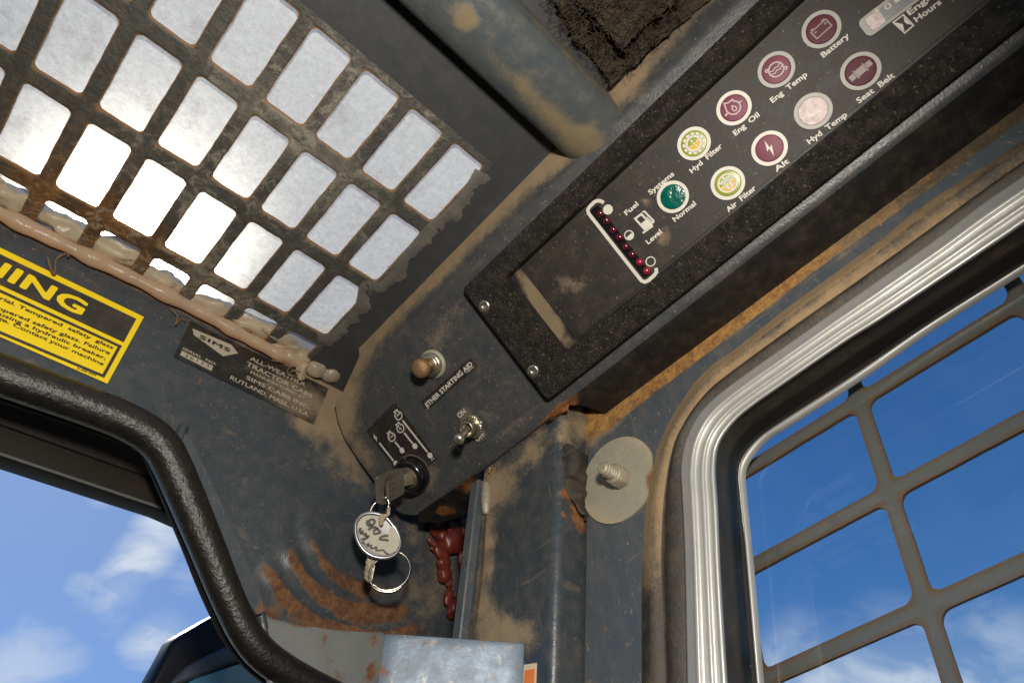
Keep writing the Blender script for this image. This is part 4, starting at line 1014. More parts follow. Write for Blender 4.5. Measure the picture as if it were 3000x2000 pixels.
# fuel bar
def Z17(x, y): return (1700 + x / 3.92, 400 + y / 3.92)
br = [(1769, 594), (1760, 589), (1751, 588), (1741, 592), (1727, 606), (1722, 615), (1724, 625), (1800, 722), (1879, 822), (1889, 826), (1899, 822), (1917, 806), (1923, 797), (1922, 785)]
bm = bmesh.new(); stroke(bm, [PP(u, v, PH + .0003) for u, v in br], .020, M.n); link('level_bracket', bm, 'ring_white', ip)
for (u, v, k) in ((1781, 614, 'full'), (1843, 689, 'half'), (1906, 766, 'empty')):
    cc = PP(u, v, PH + .0003)
    bm = bmesh.new(); disc(bm, cc, M.n, .0285, 28, .0225)
    if k == 'full': disc(bm, cc + M.n * .0003, M.n, .024, 24)
    if k == 'half': poly(bm, [cc + (eR * math.cos(a) + eU * math.sin(a)) * .0235 for a in [math.pi + math.pi * i / 12 for i in range(13)]])
    link('level_mark', bm, 'ring_white', ip)
# pump
bm = bmesh.new()
for q in ([(610, 940), (700, 875), (745, 920), (800, 985), (835, 1030), (840, 1040), (720, 1118), (712, 1100), (725, 1090)],):
    pass
def pq(a_, b_):
    T, U, W_, Q_ = (612, 942), (703, 874), (836, 1014), (742, 1086)
    return ((T[0] * (1 - a_) + U[0] * a_) * (1 - b_) + (Q_[0] * (1 - a_) + W_[0] * a_) * b_, (T[1] * (1 - a_) + U[1] * a_) * (1 - b_) + (Q_[1] * (1 - a_) + W_[1] * a_) * b_)
for (a0, a1, b0_, b1_) in ((0, 1, 0, .13), (0, .2, .13, .5), (.78, 1, .13, .5), (0, 1, .5, 1)):
    poly(bm, [PP(*Z17(*pq(*q)), PH + .0003) for q in ((a0, b0_), (a1, b0_), (a1, b1_), (a0, b1_))])
poly(bm, [PP(*Z17(*q), PH + .0003) for q in [(712, 1098), (828, 1018), (838, 1036), (722, 1118)]])
stroke(bm, [PP(*Z17(*q), PH + .0003) for q in [(715, 865), (740, 862), (770, 895), (840, 965), (838, 985), (815, 985), (765, 935), (750, 940)]], .010, M.n)
link('fuel_pump_symbol', bm, 'ring_white', ip); bm = bmesh.new()
# hourglass
for q in ([(1040, 165), (1075, 155), (1095, 240), (1065, 300)], [(1110, 260), (1180, 270), (1150, 290), (1085, 350)],): pass
stroke(bm, [M.at(2350 + x / 3.618, y / 3.618, PH * S + .003) for x, y in [(965, 240), (1072, 160), (1180, 272), (1088, 352)]], .006, M.n, True)
poly(bm, [M.at(2350 + x / 3.618, y / 3.618, PH * S + .003) for x, y in [(972, 240), (1010, 245), (1066, 258), (1088, 352)]]); poly(bm, [M.at(2350 + x / 3.618, y / 3.618, PH * S + .003) for x, y in [(1072, 165), (1085, 235), (1110, 255), (1176, 270)]])
link('hourglass_symbol', bm, 'ring_white', ip)
sp = [Z17(*q) for q in [(205, 785), (130, 845), (122, 880), (700, 1605), (722, 1618), (880, 1640)]]
sp = [(1752, 600), (1733, 613), (1731, 622), (1884, 812), (1892, 814), (1908, 800)]
fs = link('fuel_level_slot', slab([PP(u, v, PH + .0002) for u, v in sp], M.n, .004), 'black_gloss', ip)
for i, q in enumerate([(232, 885), (305, 968), (381, 1071), (455, 1157), (527, 1263), (600, 1353), (686, 1443), (765, 1543)]):
    bm = bmesh.new(); cc = PP(*Z17(*q), PH + .0002); lathe(bm, cc, M.n, [(.022, 0), (.0215, .010), (.018, .017), (.010, .022), (0, .024)], 20)
    link('level_light', bm, 'bead_bright' if i > 5 else 'bead_red', fs, True)
# hour meter window
dm = 'lcd_grey'
def Zc(x, y): return (2350 + x / 3.618, y / 3.618)
A_, B_ = M.at(*Zc(700, 280), PH * S + .003), M.at(*Zc(1400, -250), PH * S + .003); dd = (B_ - A_).normalized(); ss = M.n.cross(dd)
def cap_(a, b, hw, r, h):
    o = []
    for (cc, sg, a0) in ((b, 1, 0), (a, -1, 180)):
        for k in range(4):
            for i in range(3): pass
    c0 = [(b + dd * r * 0 + ss * (hw - r), 0), (a + ss * (hw - r), 90), (a - ss * (hw - r), 180), (b - ss * (hw - r), 270)]
    for cc, a0 in c0:
        for i in range(7):
            g = math.radians(a0 + 15 * i); o.append(cc + (dd * math.cos(g) + ss * math.sin(g)) * r + M.n * h)
    return o
hm = link('hour_meter', slab(cap_(A_, B_, .048, .026, .002), M.n, .004), 'ring_grey', ip)
link('display_window', slab(cap_(A_ + dd * .012, B_, .034, .012, .004), M.n, .003), dm, hm)
link('foil_corner', slab(cap_(A_ + dd * .012, A_ + dd * .055, .033, .011, .0055), M.n, .001), 'lens_foil', hm)
bm = bmesh.new(); text(bm, M, '*', Zc(800, 190), Zc(850, 150), PH * S + .0095, .02, cap=26); text(bm, M, '0', Zc(893, 118), Zc(955, 75), PH * S + .0095, .02, cap=18); text(bm, M, '1', Zc(1000, 35), Zc(1040, 5), PH * S + .0095, .02, cap=18)
link('digits', bm, 'print_white', hm)

def ext(pl, a, b, off, k=.42):
    A, B = pl.at(*a, off), pl.at(*b, off); return B + (B - A) * k
# ================================================================== LABELS ON THE FRONT WALL
wl_ = thing('warning_label', 'yellow and black safety glass warning label on the front wall', 'label', FW.at(200, 900))
def Z4(x, y): return (x / 2.351, 600 + y / 2.351)
OF = .012
link('yellow_backing', slab([ext(FW, Z4(992, 771), (-160, 648), OF)] + pxs(FW, [Z4(992, 771), Z4(740, 1230)], OF) + [ext(FW, Z4(740, 1230), (-160, 916), OF)], FW.n, .004), 'label_yellow', wl_)
bm = sheet3([ext(FW, Z4(940, 784), (-160, 668), OF + .002, .38)] + pxs(FW, [Z4(940, 784), Z4(852, 946)], OF + .002) + [ext(FW, Z4(852, 946), (-160, 760), OF + .002, .38)], FW.n); link('black_header', bm, 'label_black', wl_)
bm = bmesh.new(); stroke(bm, [ext(FW, Z4(825, 973), (-160, 778), OF + .002, .36)] + pxs(FW, [Z4(825, 973), Z4(712, 1178)], OF + .002) + [ext(FW, Z4(712, 1178), (-160, 906), OF + .002, .36)], .018, FW.n, True); link('inner_border', bm, 'label_black', wl_)
bm = bmesh.new(); text(bm, FW, 'WARNING', (-84, 772), (234, 922), OF + .004, .035, sub='NING', cap=52, space=1.05); link('signal_word', bm, 'label_yellow', wl_)
for s, sub, a, b in [('material. Tempered  safety  glass', 'Tempered  safety  glass', Z4(125, 706), Z4(774, 992)), ('tempered safety glass. Failure', 'safety glass. Failure', Z4(222, 815), Z4(752, 1030)),
                     ('using a hydraulic breaker,', 'a hydraulic breaker,', Z4(168, 832), Z4(724, 1066)), ('damage. Contact your machine', 'Contact your machine', Z4(86, 832), Z4(708, 1106))]:
    bm = bmesh.new(); text(bm, FW, s, a, b, OF + .003, .026, sub=sub, cap=11); link('text_line', bm, 'print_black', wl_, recalc=False)
bm = bmesh.new(); text(bm, FW, 'A-600-2502', Z4(527, 1128), Z4(660, 1180), OF + .003, .02, cap=6)
link('part_number', bm, 'print_black', wl_)
mp_ = thing('maker_plate', 'black maker plate with serial number beside the yellow label', 'plate', FW.at(720, 1090))
def Z6(x, y): return (450 + x / 3.92, 880 + y / 3.92)
bm = sheet3(pxs(FW, [Z6(425, 235), Z6(235, 640), Z6(1835, 1415), Z6(2010, 1010)], OF), FW.n, .05, {'dust': [(900, 1180, 110, 60, 26, .75), (760, 1090, 120, 40, 26, .25), (640, 980, 100, 14, 26, .2)]})
link('backing', bm, 'plate_black', mp_, solid=.008)
bm = bmesh.new(); poly(bm, pxs(FW, [Z6(*q) for q in [(445, 320), (462, 394), (800, 640), (970, 606), (895, 508)]], OF + .002)); link('logo_field', bm, 'plate_print', mp_); bm = bmesh.new(); poly(bm, pxs(FW, [Z6(*q) for q in [(325, 575), (685, 752), (665, 810), (303, 626)]], OF + .002)); link('serial_field', bm, 'plate_print', mp_)
for s, a, b, cp in [('SERIAL  NO.', (328, 560), (718, 748), 8), ('ALL-WEATHER', (1105, 680), (1735, 985), 13), ('TRACTOR CABS', (1060, 742), (1815, 1122), 14), ('MANUFACTURED BY', (1110, 832), (1735, 1130), 7.5), ('SIMS CABS INC.', (1060, 900), (1795, 1250), 12), ('RUTLAND, MASS., U.S.A.', (875, 900), (1780, 1335), 12.5)]:
    bm = bmesh.new(); text(bm, FW, s, Z6(*a), Z6(*b), OF + .002, .02, cap=cp); link('text_line', bm, 'plate_print', mp_, recalc=False)
bm = bmesh.new(); text(bm, FW, 'SIMS', Z6(528, 430), Z6(868, 592), OF + .004, .04, cap=12, space=1.15); link('logo_word', bm, 'print_black', mp_, recalc=False); bm = bmesh.new(); text(bm, FW, '36153', Z6(355, 640), Z6(630, 770), OF + .004, -.005, cap=10, space=1.4); link('serial_number', bm, 'print_black', mp_)

# ================================================================== DOOR SEAL, DOOR EDGE, OUTER BAR
ds = thing('door_seal', 'thick black rubber bulb seal around the door opening', 'seal', FW.at(500, 1400))
cl_px = [(-1000, 745), (-320, 978), (-150, 1040), (0, 1097), (130, 1143), (255, 1188), (350, 1225), (425, 1264), (472, 1305), (505, 1362), (545, 1452), (580, 1535), (612, 1612), (642, 1688), (675, 1765), (712, 1840), (757, 1902), (815, 1950), (890, 1995), (980, 2040), (1090, 2090)]
path = smoothpath([FW.at(u, v, .05) for u, v in cl_px], 6)
def srad(t): return .108 - .020 * min(1, max(0, (t - .42) / .3))
bm = bmesh.new(); tube(bm, path, srad, 22); link('bulb', bm, 'seal_rubber', ds, True)
path2 = smoothpath([FW.at(u - 50 * k, v + 50 * (1 - k), -.10) for (u, v), k in zip(cl_px, [0, 0, 0, .05, .1, .15, .25, .45, .65, .8, .85, .85, .85, .85, .8, .75, .6, .4, .3, .2, .1])], 6)
bm = bmesh.new(); tube(bm, path2, .055, 10); link('gripping_lip', bm, 'dark_steel', ds, True)
tp = smoothpath([FW.at(u - 62 * k, v + 62 * (1 - k), -.14) for (u, v), k in zip(cl_px, [0, 0, 0, .05, .1, .15, .25, .45, .65, .8, .85, .85, .85, .85, .8, .75, .6, .4, .3, .2, .1])], 6)
bm = bmesh.new(); tube(bm, tp, .007, 6); link('trim_edge', bm, 'aluminium', ds, True)
# flange strip right of the seal
fs_ = [(540, 1262), (562, 1290), (600, 1370), (652, 1480), (712, 1620), (757, 1720), (776, 1790), (752, 1800), (720, 1750), (660, 1610), (590, 1450), (548, 1345), (524, 1290), (520, 1270)]
bm = sheet3(pxs(FW, fs_, .055), FW.n, .04, {'rust': [(765, 1785, 20, 30, 0, .6)], 'dust': [(600, 1400, 30, 90, -25, .1)]}); o = link('door_flange', bm, 'bar_paint', solid=.05); tag(o, 'narrow blue grey steel flange beside the door seal', 'flange')
bm = bmesh.new(); tube(bm, smoothpath([FW.at(u, v, .035) for u, v in [(518, 1296), (528, 1275), (538, 1248)]], 4), .03, 10); tag(link('weld_bead', bm, 'wall_paint', smooth=True), 'painted weld bead at the upper end of the door flange', 'weld', 'weld beads on the door flange'); bm = bmesh.new(); tube(bm, smoothpath([FW.at(u, v, .035) for u, v in [(764, 1800), (772, 1830), (776, 1865)]], 4), .03, 10)
o = link('weld_bead', bm, 'wall_paint', smooth=True); tag(o, 'painted weld bead at the lower end of the door flange', 'weld', 'weld beads on the door flange')
# outer door frame bar (behind the opening)
OB = FW.off(-.55)
bar = thing('outer_frame_bar', 'dark steel frame bar outside across the door opening', 'bar', OB.at(200, 1300))
bm = slab(pxs(OB, [(-1000, 815), (0, 1165), (350, 1285), (560, 1370), (560, 1530), (472, 1490), (0, 1333), (-1000, 990)]), FW.n, .25); link('bar_body', bm, 'dark_steel', bar, bevel=.02)
bm = slab(pxs(OB, [(-1000, 870), (0, 1222), (350, 1345), (500, 1398), (500, 1418), (350, 1366), (0, 1242), (-1000, 890)], .03), FW.n, .03); link('bar_ridge', bm, 'dark_steel', bar, bevel=.01)
bm = slab(pxs(OB, [(-1000, 982), (0, 1324), (472, 1482), (472, 1490), (0, 1332), (-1000, 990)], .006), FW.n, .01); link('bar_trim', bm, 'guard_paint', bar)
# mirror-like thing outside
MB = FW.off(-3.2)
mr_ = thing('outside_mirror', 'dark housing with teal pane outside beyond the door seal', 'mirror', MB.at(560, 1900))
def Z52(x, y): return (400 + x / 5.227, 1700 + y / 5.227)
outl = [Z52(*q) for q in [(190, 1600), (420, 1180), (550, 930), (640, 850), (1110, 575), (1500, 380), (2100, 800), (2300, 2000), (100, 2000)]]
bm = slab(pxs(MB, outl), FW.n, .35); link('housing', bm, 'mirror_black', mr_, bevel=.06)
bm = slab(pxs(MB, [Z52(*q) for q in [(470, 1640), (600, 1480), (760, 1320), (1100, 1130), (1500, 940), (2000, 1000), (2000, 1150), (1540, 1260), (700, 1580)]], .08), FW.n, .1); link('inner_shelf', bm, 'bar_paint', mr_, bevel=.05)
bm = slab(pxs(MB, [Z52(*q) for q in [(640, 1640), (900, 1500), (1540, 1285), (2000, 1200), (2100, 1900), (500, 1900)]], .09), FW.n, .05); link('pane', bm, 'teal_glass', mr_)

# ================================================================== SILL PLATE, BRACKET PANEL
sd_ = V(0, .262, -.965).normalized(); SL = Plane(FW.at(950, 1830, .06), X.cross(sd_)); SL.n = SL.n if SL.n.dot(ray0(950, 1900)) < 0 else -SL.n
bm = sheet3(pxs(SL, [(770, 1795), (800, 1812), (860, 1825), (960, 1842), (1060, 1850), (1130, 1852), (1105, 2100), (820, 2100), (760, 1890)]), SL.n, .04,
            {'rust': [(860, 1815, 60, 14, 12, .6), (950, 1870, 16, 14, 0, .55), (985, 1910, 10, 10, 0, .5), (1095, 1870, 14, 30, 0, .6), (1000, 1990, 60, 20, 30, .4), (880, 1830, 30, 20, 0, .3), (1085, 1970, 14, 30, 20, .7)]},
            lambda u, v: .006 * noise.noise(V(u * .02, v * .02, 0)))
o = link('sill_gusset', bm, 'sill_lit_paint', solid=.04, smooth=True); tag(o, 'rust spotted steel gusset below the rusty rings, light put into its pale grey', 'gusset')
PN = Plane(FW.at(1300, 1950, 1.35), (ray0(1360, 1960).normalized() * -1 + V(.02, -.02, .16)))
bm = slab(pxs(PN, [(1128, 1857), (1180, 1858), (1535, 1883), (1531, 2110), (1092, 2110)]), PN.n, .03)
cutgrid(bm, PN.p, X, Z, .06); paint(bm, {'rust': [(1280, 1895, 30, 10, 0, .5), (1330, 1882, 200, 5, 3, .45), (1180, 1940, 30, 10, -20, .45), (1110, 1970, 14, 30, 20, .6), (1300, 1870, 40, 8, 0, .4)]})
o = link('bracket_panel', bm, 'panel_metal', bevel=.006); tag(o, 'shiny blue grey metal bracket at the bottom centre of the corner', 'bracket')
# small sticker
LP = SP.off(.004)
stk = thing('orange_sticker', 'small cream and orange sticker on the lower corner post', 'sticker', LP.at(1550, 1970))
link('cream_border', slab(pxs(LP, [(1535, 1946), (1572, 1940), (1568, 2060), (1528, 2060)]), LP.n, .003), 'cream_print', stk)
link('orange_field', slab(pxs(LP, [(1537, 1962), (1566, 1957), (1562, 2060), (1530, 2060)], .002), LP.n, .002), 'orange_print', stk)

# ================================================================== CORNER POST
def at_w(x, y, w_): return V(x, y, 0) * S + dC * (w_ * S)
def yq(pl, x, u, v):
    p = Plane(V(x, 0, 0) * S, X).at(u, v); w_ = p.z / dC.z; return (p.y - w_ * dC.y) / S
yQ = ((QP.p - dC * (QP.p.z / dC.z)).y) / S
y_fl = yq(None, .244, 1400, 1560)
cpo = thing('corner_post', 'blue grey folded steel corner post with dirty inner face', 'post', at_w(.244, yQ, .16))
pr = [V(.272, yQ, 0), V(.262, yQ, 0), V(.252, yQ, 0)] + [V(p.x, p.y, 0) for p in arc2(V(.268, yQ, 0), V(.244, yQ, 0), V(.244, yQ + .05, 0), .0055, 8)] + [V(.244, yQ + .010 + (y_fl - yQ - .010) * k / 7, 0) for k in range(8)]
rows = []
for k in range(71):
    w_ = .02 + (.31 - .02) * k / 70; rows.append([V(p.x, p.y, 0) * S + dC * (w_ * S) for p in pr])
def po_dust(u, v):
    return gauss(u, v, [(1460, 1420, 60, 60, 0, .8), (1430, 1560, 26, 90, 8, .55), (1560, 1330, 50, 50, 0, .6), (1500, 1860, 70, 60, 0, .55), (1420, 1720, 22, 120, 8, .6), (1560, 1800, 20, 160, 0, .2), (1530, 1500, 60, 60, 0, .15), (1455, 1850, 60, 70, 0, .4), (1680, 1250, 60, 60, 0, .5)])
def po_rust(u, v): return gauss(u, v, [(1680, 1480, 14, 80, -25, .8), (1700, 1530, 10, 40, 0, .7), (1505, 1775, 6, 40, 8, 1.0), (1543, 1785, 12, 14, 0, 1.0), (1645, 1450, 14, 10, 0, .8), (1650, 1500, 10, 12, 0, .9), (1560, 1270, 40, 8, -38, .6)]) - .12
bm = bmesh.new(); skin(bm, rows); paint(bm, {'dust': po_dust, 'rust': po_rust}); link('post_shell', bm, 'post_paint', cpo, True, solid=0)
# welded edge strip
y2 = y_fl; f0 = []; 
ep = [V(.2442, y2 - .0015, 0), V(.2392, y2 - .0010, 0), V(.2384, y2 - .0003, 0), V(.2384, y2 + .006, 0)]
rows = []
for k in range(61):
    w_ = .02 + (.268 - .02) * k / 60; rows.append([V(p.x, p.y, 0) * S + dC * (w_ * S) for p in ep])
bm = bmesh.new(); skin(bm, rows); paint(bm, {'dust': [(1400, 1420, 20, 60, 0, .4)], 'rust': [(1420, 1420, 14, 20, 0, .6)]}); link('edge_strip', bm, 'bar_paint', cpo)
bm = bmesh.new()
tube(bm, smoothpath([SP.at(u, v, .01) for u, v in [(1424, 1415), (1425, 1450), (1424, 1480), (1423, 1505)]], 5), lambda t: .035 * (.4 + .6 * math.sin(math.pi * min(1, .15 + t * .8))), 10); link('weld_blob', bm, 'bolt_zinc', cpo, True, label='shiny weld drop')
bm = bmesh.new(); pth = [(1423, 1508), (1418, 1560), (1414, 1640), (1406, 1720), (1398, 1780), (1388, 1840), (1382, 1880)]
stroke(bm, smoothpath([SP.at(u, v, .004) for u, v in pth], 5), .026, SP.n); link('rust_run', bm, 'rust_strip', cpo, label='orange rust run below the weld')
# torn rubber flap
QF = QP.off(.02)
fl_px = [(1657, 1302), (1668, 1298), (1690, 1325), (1715, 1335), (1722, 1372), (1712, 1402), (1718, 1470), (1718, 1528), (1700, 1508), (1680, 1470), (1668, 1440), (1660, 1400), (1655, 1350)]
bm = sheet3(pxs(QF, fl_px), QF.n, .015, {'pale': [(1672, 1350, 16, 60, -10, .45), (1705, 1400, 10, 60, -10, .25)]}, lambda u, v: .02 * noise.noise(V(u * .05, v * .05, 3)) + .02 * math.sin(u * .06))
o = link('torn_rubber_flap', bm, 'edge_rubber', smooth=True, solid=.02); tag(o, 'torn black rubber flap between the post and the round plate', 'rubber flap')

# ================================================================== FLAT BAR, ROUND PLATE, BOLT
FB = WR.off(.03)
fbp = [(1712, 2300), (1712, 2000), (1716, 1760), (1719, 1529), (1722, 1400), (1722, 1300), (1774, 1262), (1850, 1203), (2118, 1000), (2300, 861), (2377, 801), (2520, 700), (2700, 568), (3000, 350), (3300, 135)]
bm = sheet3(pxs(FB, fbp + [(u + 12, v) for u, v in R0[::-1]]), WR.n, .035,
            {'dust': [(1790, 1250, 120, 16, -36, .6), (2250, 900, 560, 12, -35, .45), (1990, 1130, 60, 60, 0, .25), (1860, 1540, 30, 30, 0, .3), (2130, 1080, 100, 40, -34, .2), (1760, 1320, 50, 40, 0, .4)], 'rust': [(1740, 1800, 3, 6, 0, .9), (1765, 1880, 3, 6, 0, .9), (1733, 1815, 5, 12, 0, .8), (1772, 1835, 4, 10, 0, .8)],
             'pale': [(1824, 1250, 10, 8, 0, .4)]})
bmesh.ops.reverse_faces(bm, faces=[f for f in bm.faces if f.normal.x > 0])
o = link('flat_bar', bm, 'bar_paint', solid=.028); tag(o, 'flat blue grey steel strip following the window beside the post', 'steel strip')
c = FB.at(1806, 1402, .012)
rp_ = thing('round_plate', 'large round zinc washer plate with a bolt through it', 'washer plate', c)
# notch on the window side
seg = 60; rr = .0; r_ = .262
e1, e2 = Y, Z
edge = []
for k in range(seg):
    a = 2 * math.pi * k / seg; p = c + (Y * math.cos(a) + Z * math.sin(a)) * r_
    edge.append(p)
pcs = [proj(p) for p in edge]
for i, (u, v) in enumerate(pcs):
    lim = 1908 if v < 1390 else 1903 - (v - 1390) * .10
    if u > lim:
        edge[i] = FB.at(lim, v, .012)
bm = slab(edge, WR.n, .022); cutgrid(bm, edge[0], Y, Z, .035)
paint(bm, {'rust': [(1908, 1400, 14, 40, 10, 1.1), (1850, 1520, 30, 8, 0, .5), (1720, 1300, 20, 20, 0, .3), (1706, 1390, 6, 10, 0, .9)], 'dust': lambda u, v: .45 * max(0, (math.hypot((u - 1811) / 105, (v - 1402) / 124) - .8) / .2) + gauss(u, v, [(1815, 1410, 40, 30, 20, .55), (1790, 1480, 60, 30, 0, .3), (1760, 1300, 60, 14, -40, .35), (1840, 1370, 24, 20, 0, .35)])})
link('disc', bm, 'zinc', rp_)
cb = FB.at(1822, 1402, .012)
bt = thing('bolt', 'threaded bolt with a nut standing out of the round plate', 'bolt', cb)
bm = slab([cb + WR.n * .075 + (Y * math.cos(k * math.pi / 3) + Z * math.sin(k * math.pi / 3)) * .066 for k in range(6)], WR.n, .075); link('nut', bm, 'bolt_zinc', bt, bevel=.008)
bm = bmesh.new(); lathe(bm, cb, WR.n, [(.058, .07), (.060, .082), (.052, .09), (.040, .092)], 20); link('collar', bm, 'bolt_zinc', bt, True)
bm = bmesh.new(); seg = 20; turns = 9; stp = 12; rings = []; L0, L1 = .085, .172
n_ = turns * stp
pr_ = []
h = L0
while h < L1 - .012: pr_ += [(.042, h), (.042, h + .005), (.032, h + .012)]; h += .020
pr_ += [(.039, L1 - .010), (.034, L1), (.026, L1 + .006), (0, L1 + .007)]
lathe(bm, cb, WR.n, pr_, 22); link('thread', bm, 'bolt_zinc', bt)

# ================================================================== WINDOW
wd = thing('side_window', 'side window in a ribbed aluminium frame with rubber seals', 'window', WR.at(2100, 1400))
NR = 150
def rail(px, off): return resample(smoothpath([WR.at(u, v, off) for u, v in px], 6), NR)
Th = [(1955, 2300), (1945, 2000), (1936, 1700), (1940, 1520), (1952, 1400), (1974, 1300), (2003, 1241), (2034, 1193), (2080, 1138), (2150, 1082), (2300, 972), (2442, 872), (2600, 759), (2700, 687), (2842, 584), (3000, 471), (3400, 190)]
Af = [(2024, 2300), (2013, 2000), (2007, 1683), (2003, 1558), (1997, 1439), (1994, 1371), (2005, 1300), (2032, 1237), (2070, 1186), (2150, 1120), (2319, 1000), (2453, 905), (2600, 801), (2742, 700), (2872, 601), (3000, 513), (3400, 240)]
Al = [(2152, 2300), (2132, 2000), (2112, 1683), (2104, 1490), (2097, 1371), (2108, 1300), (2150, 1239), (2204, 1192), (2298, 1126), (2482, 1000), (2600, 926), (2939, 700), (3000, 658), (3400, 390)]
To = [(2252, 2300), (2225, 2000), (2197, 1683), (2187, 1575), (2175, 1456), (2170, 1381), (2187, 1334), (2231, 1286), (2300, 1237), (2510, 1102), (2723, 957), (3000, 783), (3400, 520)]
Ti = [(2262, 2300), (2235, 2000), (2208, 1683), (2198, 1575), (2186, 1456), (2182, 1385), (2201, 1340), (2246, 1288), (2314, 1244), (2520, 1112), (2723, 970), (3000, 795), (3400, 535)]
R0s = [(u, v) for u, v in R0]
r0, rt, ra, rl = rail(R0s, .030), rail(Th, .045), rail(Af, .05), rail(Al, .02)
# outer rubber with dust band
r0h = rail([(u + 14, v + 6) for u, v in R0s], .065)
mid = [a.lerp(b, .55) + WR.n * .03 for a, b in zip(r0h, rt)]
bm = bmesh.new(); skin(bm, [r0, r0h, [a.lerp(b, .3) + WR.n * .018 for a, b in zip(r0h, rt)], mid, rt])
def rub_dust(u, v):
    return .15
paint(bm, {'dust': rub_dust})
lay = bm.verts.layers.float['dust']; bm.verts.ensure_lookup_table()
for i, vt in enumerate(bm.verts):
    k = i // NR; u, v = proj(vt.co)
    vt[lay] = {0: .8, 1: 1.0, 2: .85, 3: .35, 4: .8}[k] * (1 if v < 1500 else max(.25, 1 - (v - 1500) / 350)) * (1 if u < 2400 or v > 1500 else max(.45, 1 - (u - 2400) / 900)) + .05
link('outer_rubber', bm, 'edge_rubber', wd, True, label='dusty tan outer band of the rubber')
gv = [a.lerp(b, .1) - WR.n * .012 for a, b in zip(rt, ra)]
bm = bmesh.new(); skin(bm, [rt, gv, [a.lerp(b, .3) + WR.n * .02 for a, b in zip(rt, ra)], [a.lerp(b, .6) + WR.n * .025 for a, b in zip(rt, ra)], [a.lerp(b, 1.0) - WR.n * .01 for a, b in zip(rt, ra)]]); paint(bm, {'dust': lambda u, v: .10 if v < 1450 else -.1})
link('inner_rubber', bm, 'edge_rubber', wd, True, label='black inner band of the rubber')
# ribbed aluminium profile
fr = [(0, .035), (.01, .075), (.05, .085), (.20, .085), (.24, .10), (.30, .106), (.36, .10), (.40, .078), (.50, .076), (.56, .094), (.63, .098), (.68, .090), (.71, .070), (.79, .070), (.85, .092), (.92, .096), (.97, .082), (1.0, .03)]
base = rail(Af, 0); base2 = rail(Al, 0)
bm = bmesh.new(); skin(bm, [[a.lerp(b, f) for a, b in zip(rail(Af, h), rail(Al, h))] for f, h in fr]); link('aluminium_frame', bm, 'aluminium', wd, True)
to, ti = rail(To, -.30), rail(Ti, -.30)
l1 = rail(Al, .03)
bm = bmesh.new()
W2 = [a.lerp(b, .12) for a, b in zip(l1, to)]
prs = [(0, 0), (.05, -.0), (.22, .03), (.40, .02), (.5, -.07), (.58, .03), (.72, .05), (.85, .03), (.95, -.05), (1, 0)]
skin(bm, [[a.lerp(b, f) + WR.n * h for a, b in zip(l1, to)] for f, h in prs]); paint(bm, {'dust': lambda u, v: .12})
link('glass_rubber', bm, 'edge_rubber', wd, True, label='deep black rubber around the pane')
bm = bmesh.new(); skin(bm, [to, [a.lerp(b, .15) + WR.n * .03 for a, b in zip(to, ti)], [a.lerp(b, .8) + WR.n * .03 for a, b in zip(to, ti)], ti, [p - WR.n * .012 for p in ti]]); link('inner_trim', bm, 'aluminium', wd, True)
bm = bmesh.new(); gpl = WR.off(-.38); pts = [V(gpl.p.x, p.y, p.z) for p in ti] ; 
poly(bm, pts + [V(gpl.p.x, -2.6, -1.0), V(gpl.p.x, .2, -1.0)] if False else [V(gpl.p.x, -2.2, 2.7), V(gpl.p.x, 1.9, 2.45), V(gpl.p.x, 1.9, -.3), V(gpl.p.x, -2.2, -.3)]); link('pane', bm, 'clear_pane', wd)

# steel guard outside the window
ysg = [(.0432 + .0850 * k) * S for k in range(-3, 3)]; wsg = [(.1922 + .0525 * k) * S for k in range(-4, 3)]
bm = perforated(V(.32, 0, 0) * S, Y, dC, ysg, wsg, .850, .525, .775, .447, .05, .04, wob=.002, fields={'rust': [(2790, 1740, 60, 40, 0, .3), (2690, 1390, 40, 20, 0, .3)], 'dust': []}, rim=.22)
o = link('window_guard', bm, 'guard_paint'); tag(o, 'grey steel grid guard standing outside the side window', 'window guard')
gy0, gy1, gw0, gw1 = (ysg[0] - .425), (ysg[-1] + .425), (wsg[0] - .2625), (wsg[-1] + .2625)

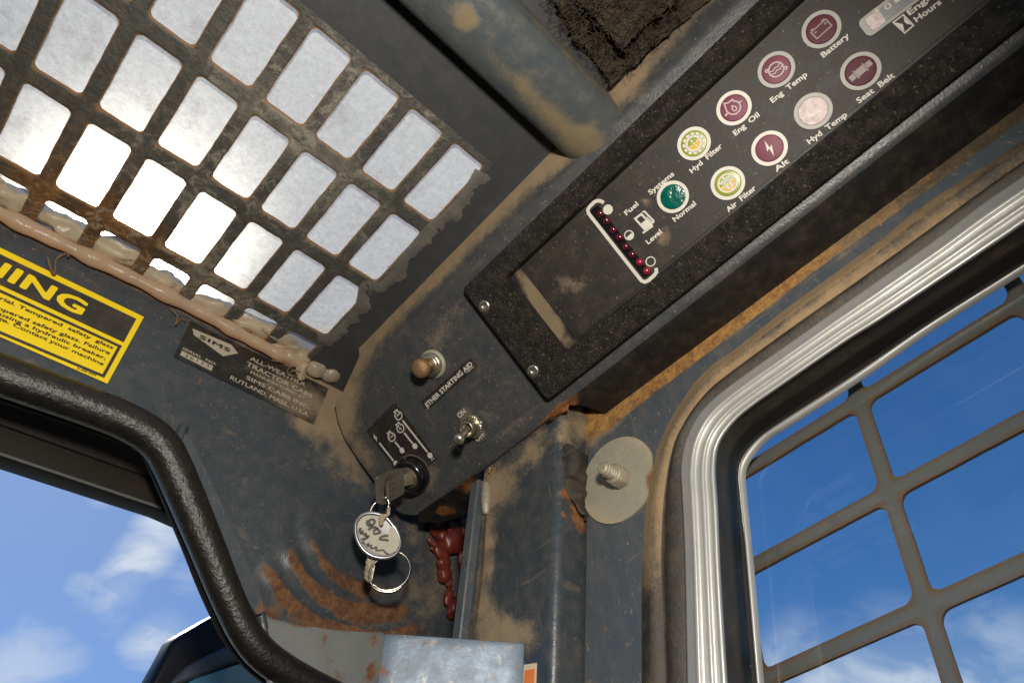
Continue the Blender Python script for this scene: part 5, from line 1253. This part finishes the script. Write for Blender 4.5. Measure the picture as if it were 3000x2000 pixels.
# ================================================================== SEALANT BLOBS AND SMALL DIRT
rb = thing('red_sealant', 'dried red sealant lumps in the gap beside the corner post', 'sealant', FW.at(1320, 1600))
bm = bmesh.new(); GP = FW.off(.10)
def z4b(x, y): return (1000 + x / 2.351, 1333 + y / 2.351)
for i, (x, y, a, b, ang) in enumerate([(660, 490, 45, 60, 30), (760, 500, 60, 50, 0), (850, 500, 60, 80, 10), (755, 600, 75, 70, 0), (850, 620, 45, 35, 0), (650, 620, 60, 22, 30), (690, 680, 50, 35, 40), (705, 745, 40, 45, 0), (715, 815, 42, 50, 0), (740, 865, 20, 40, -10), (740, 980, 30, 55, 0), (775, 1050, 45, 60, 20), (860, 560, 40, 30, 0), (700, 560, 40, 40, 0), (640, 650, 26, 12, 20), (845, 760, 30, 50, 0), (830, 700, 25, 60, 0)]):
    u, v = z4b(x, y); p = GP.at(u, v, -.04); k = abs((R @ p).z) / FPX / 2.351
    an = math.radians(ang); ax = (R.transposed() @ V(math.cos(an), -math.sin(an), 0)); ax = (ax - GP.n * ax.dot(GP.n)).normalized(); up = GP.n.cross(ax)
    bm = bmesh.new(); res = bmesh.ops.create_icosphere(bm, subdivisions=3, radius=1)
    for vt in res['verts']:
        q = vt.co.copy(); s = 1 + .32 * noise.noise(q * 1.4 + V(i * 5.1, 0, 0)) + .12 * noise.noise(q * 4 + V(0, i * 2.2, 0)); vt.co = p + (ax * q.x * a * k * 1.35 + up * q.y * b * k * 1.2 + GP.n * q.z * min(a, b) * k * 1.0) * s
    link('lump', bm, 'red_sealant', rb, True)
for (x, y, r) in [(690, 440, 12), (720, 442, 12), (745, 445, 10), (770, 440, 10), (800, 437, 10), (705, 380, 26)]:
    u, v = z4b(x, y); p = GP.at(u, v); bm = bmesh.new(); blob(bm, p, X, r * .0013 * 1.5, r * .0013, r * .0013, .3, 2, x); link('small_lump', bm, 'red_sealant', rb, True)
bm = bmesh.new(); random.seed(4)
for (x, y) in [(1010, 90), (1020, 100)]:
    c0 = Z21(0, 0)
for k in range(7):
    p = SP.at(1438, 1375, .03); a = random.uniform(0, 6.28); d = (Y * math.cos(a) + Z * math.sin(a)) * random.uniform(.03, .07)
    tube(bm, [p, p + d * .5 + X * -.01, p + d], lambda t: .004 * (1 - .7 * t), 5)
o = link('grass_burr', bm, 'dead_grass'); tag(o, 'tiny dried grass burr at the top of the corner post', 'burr')
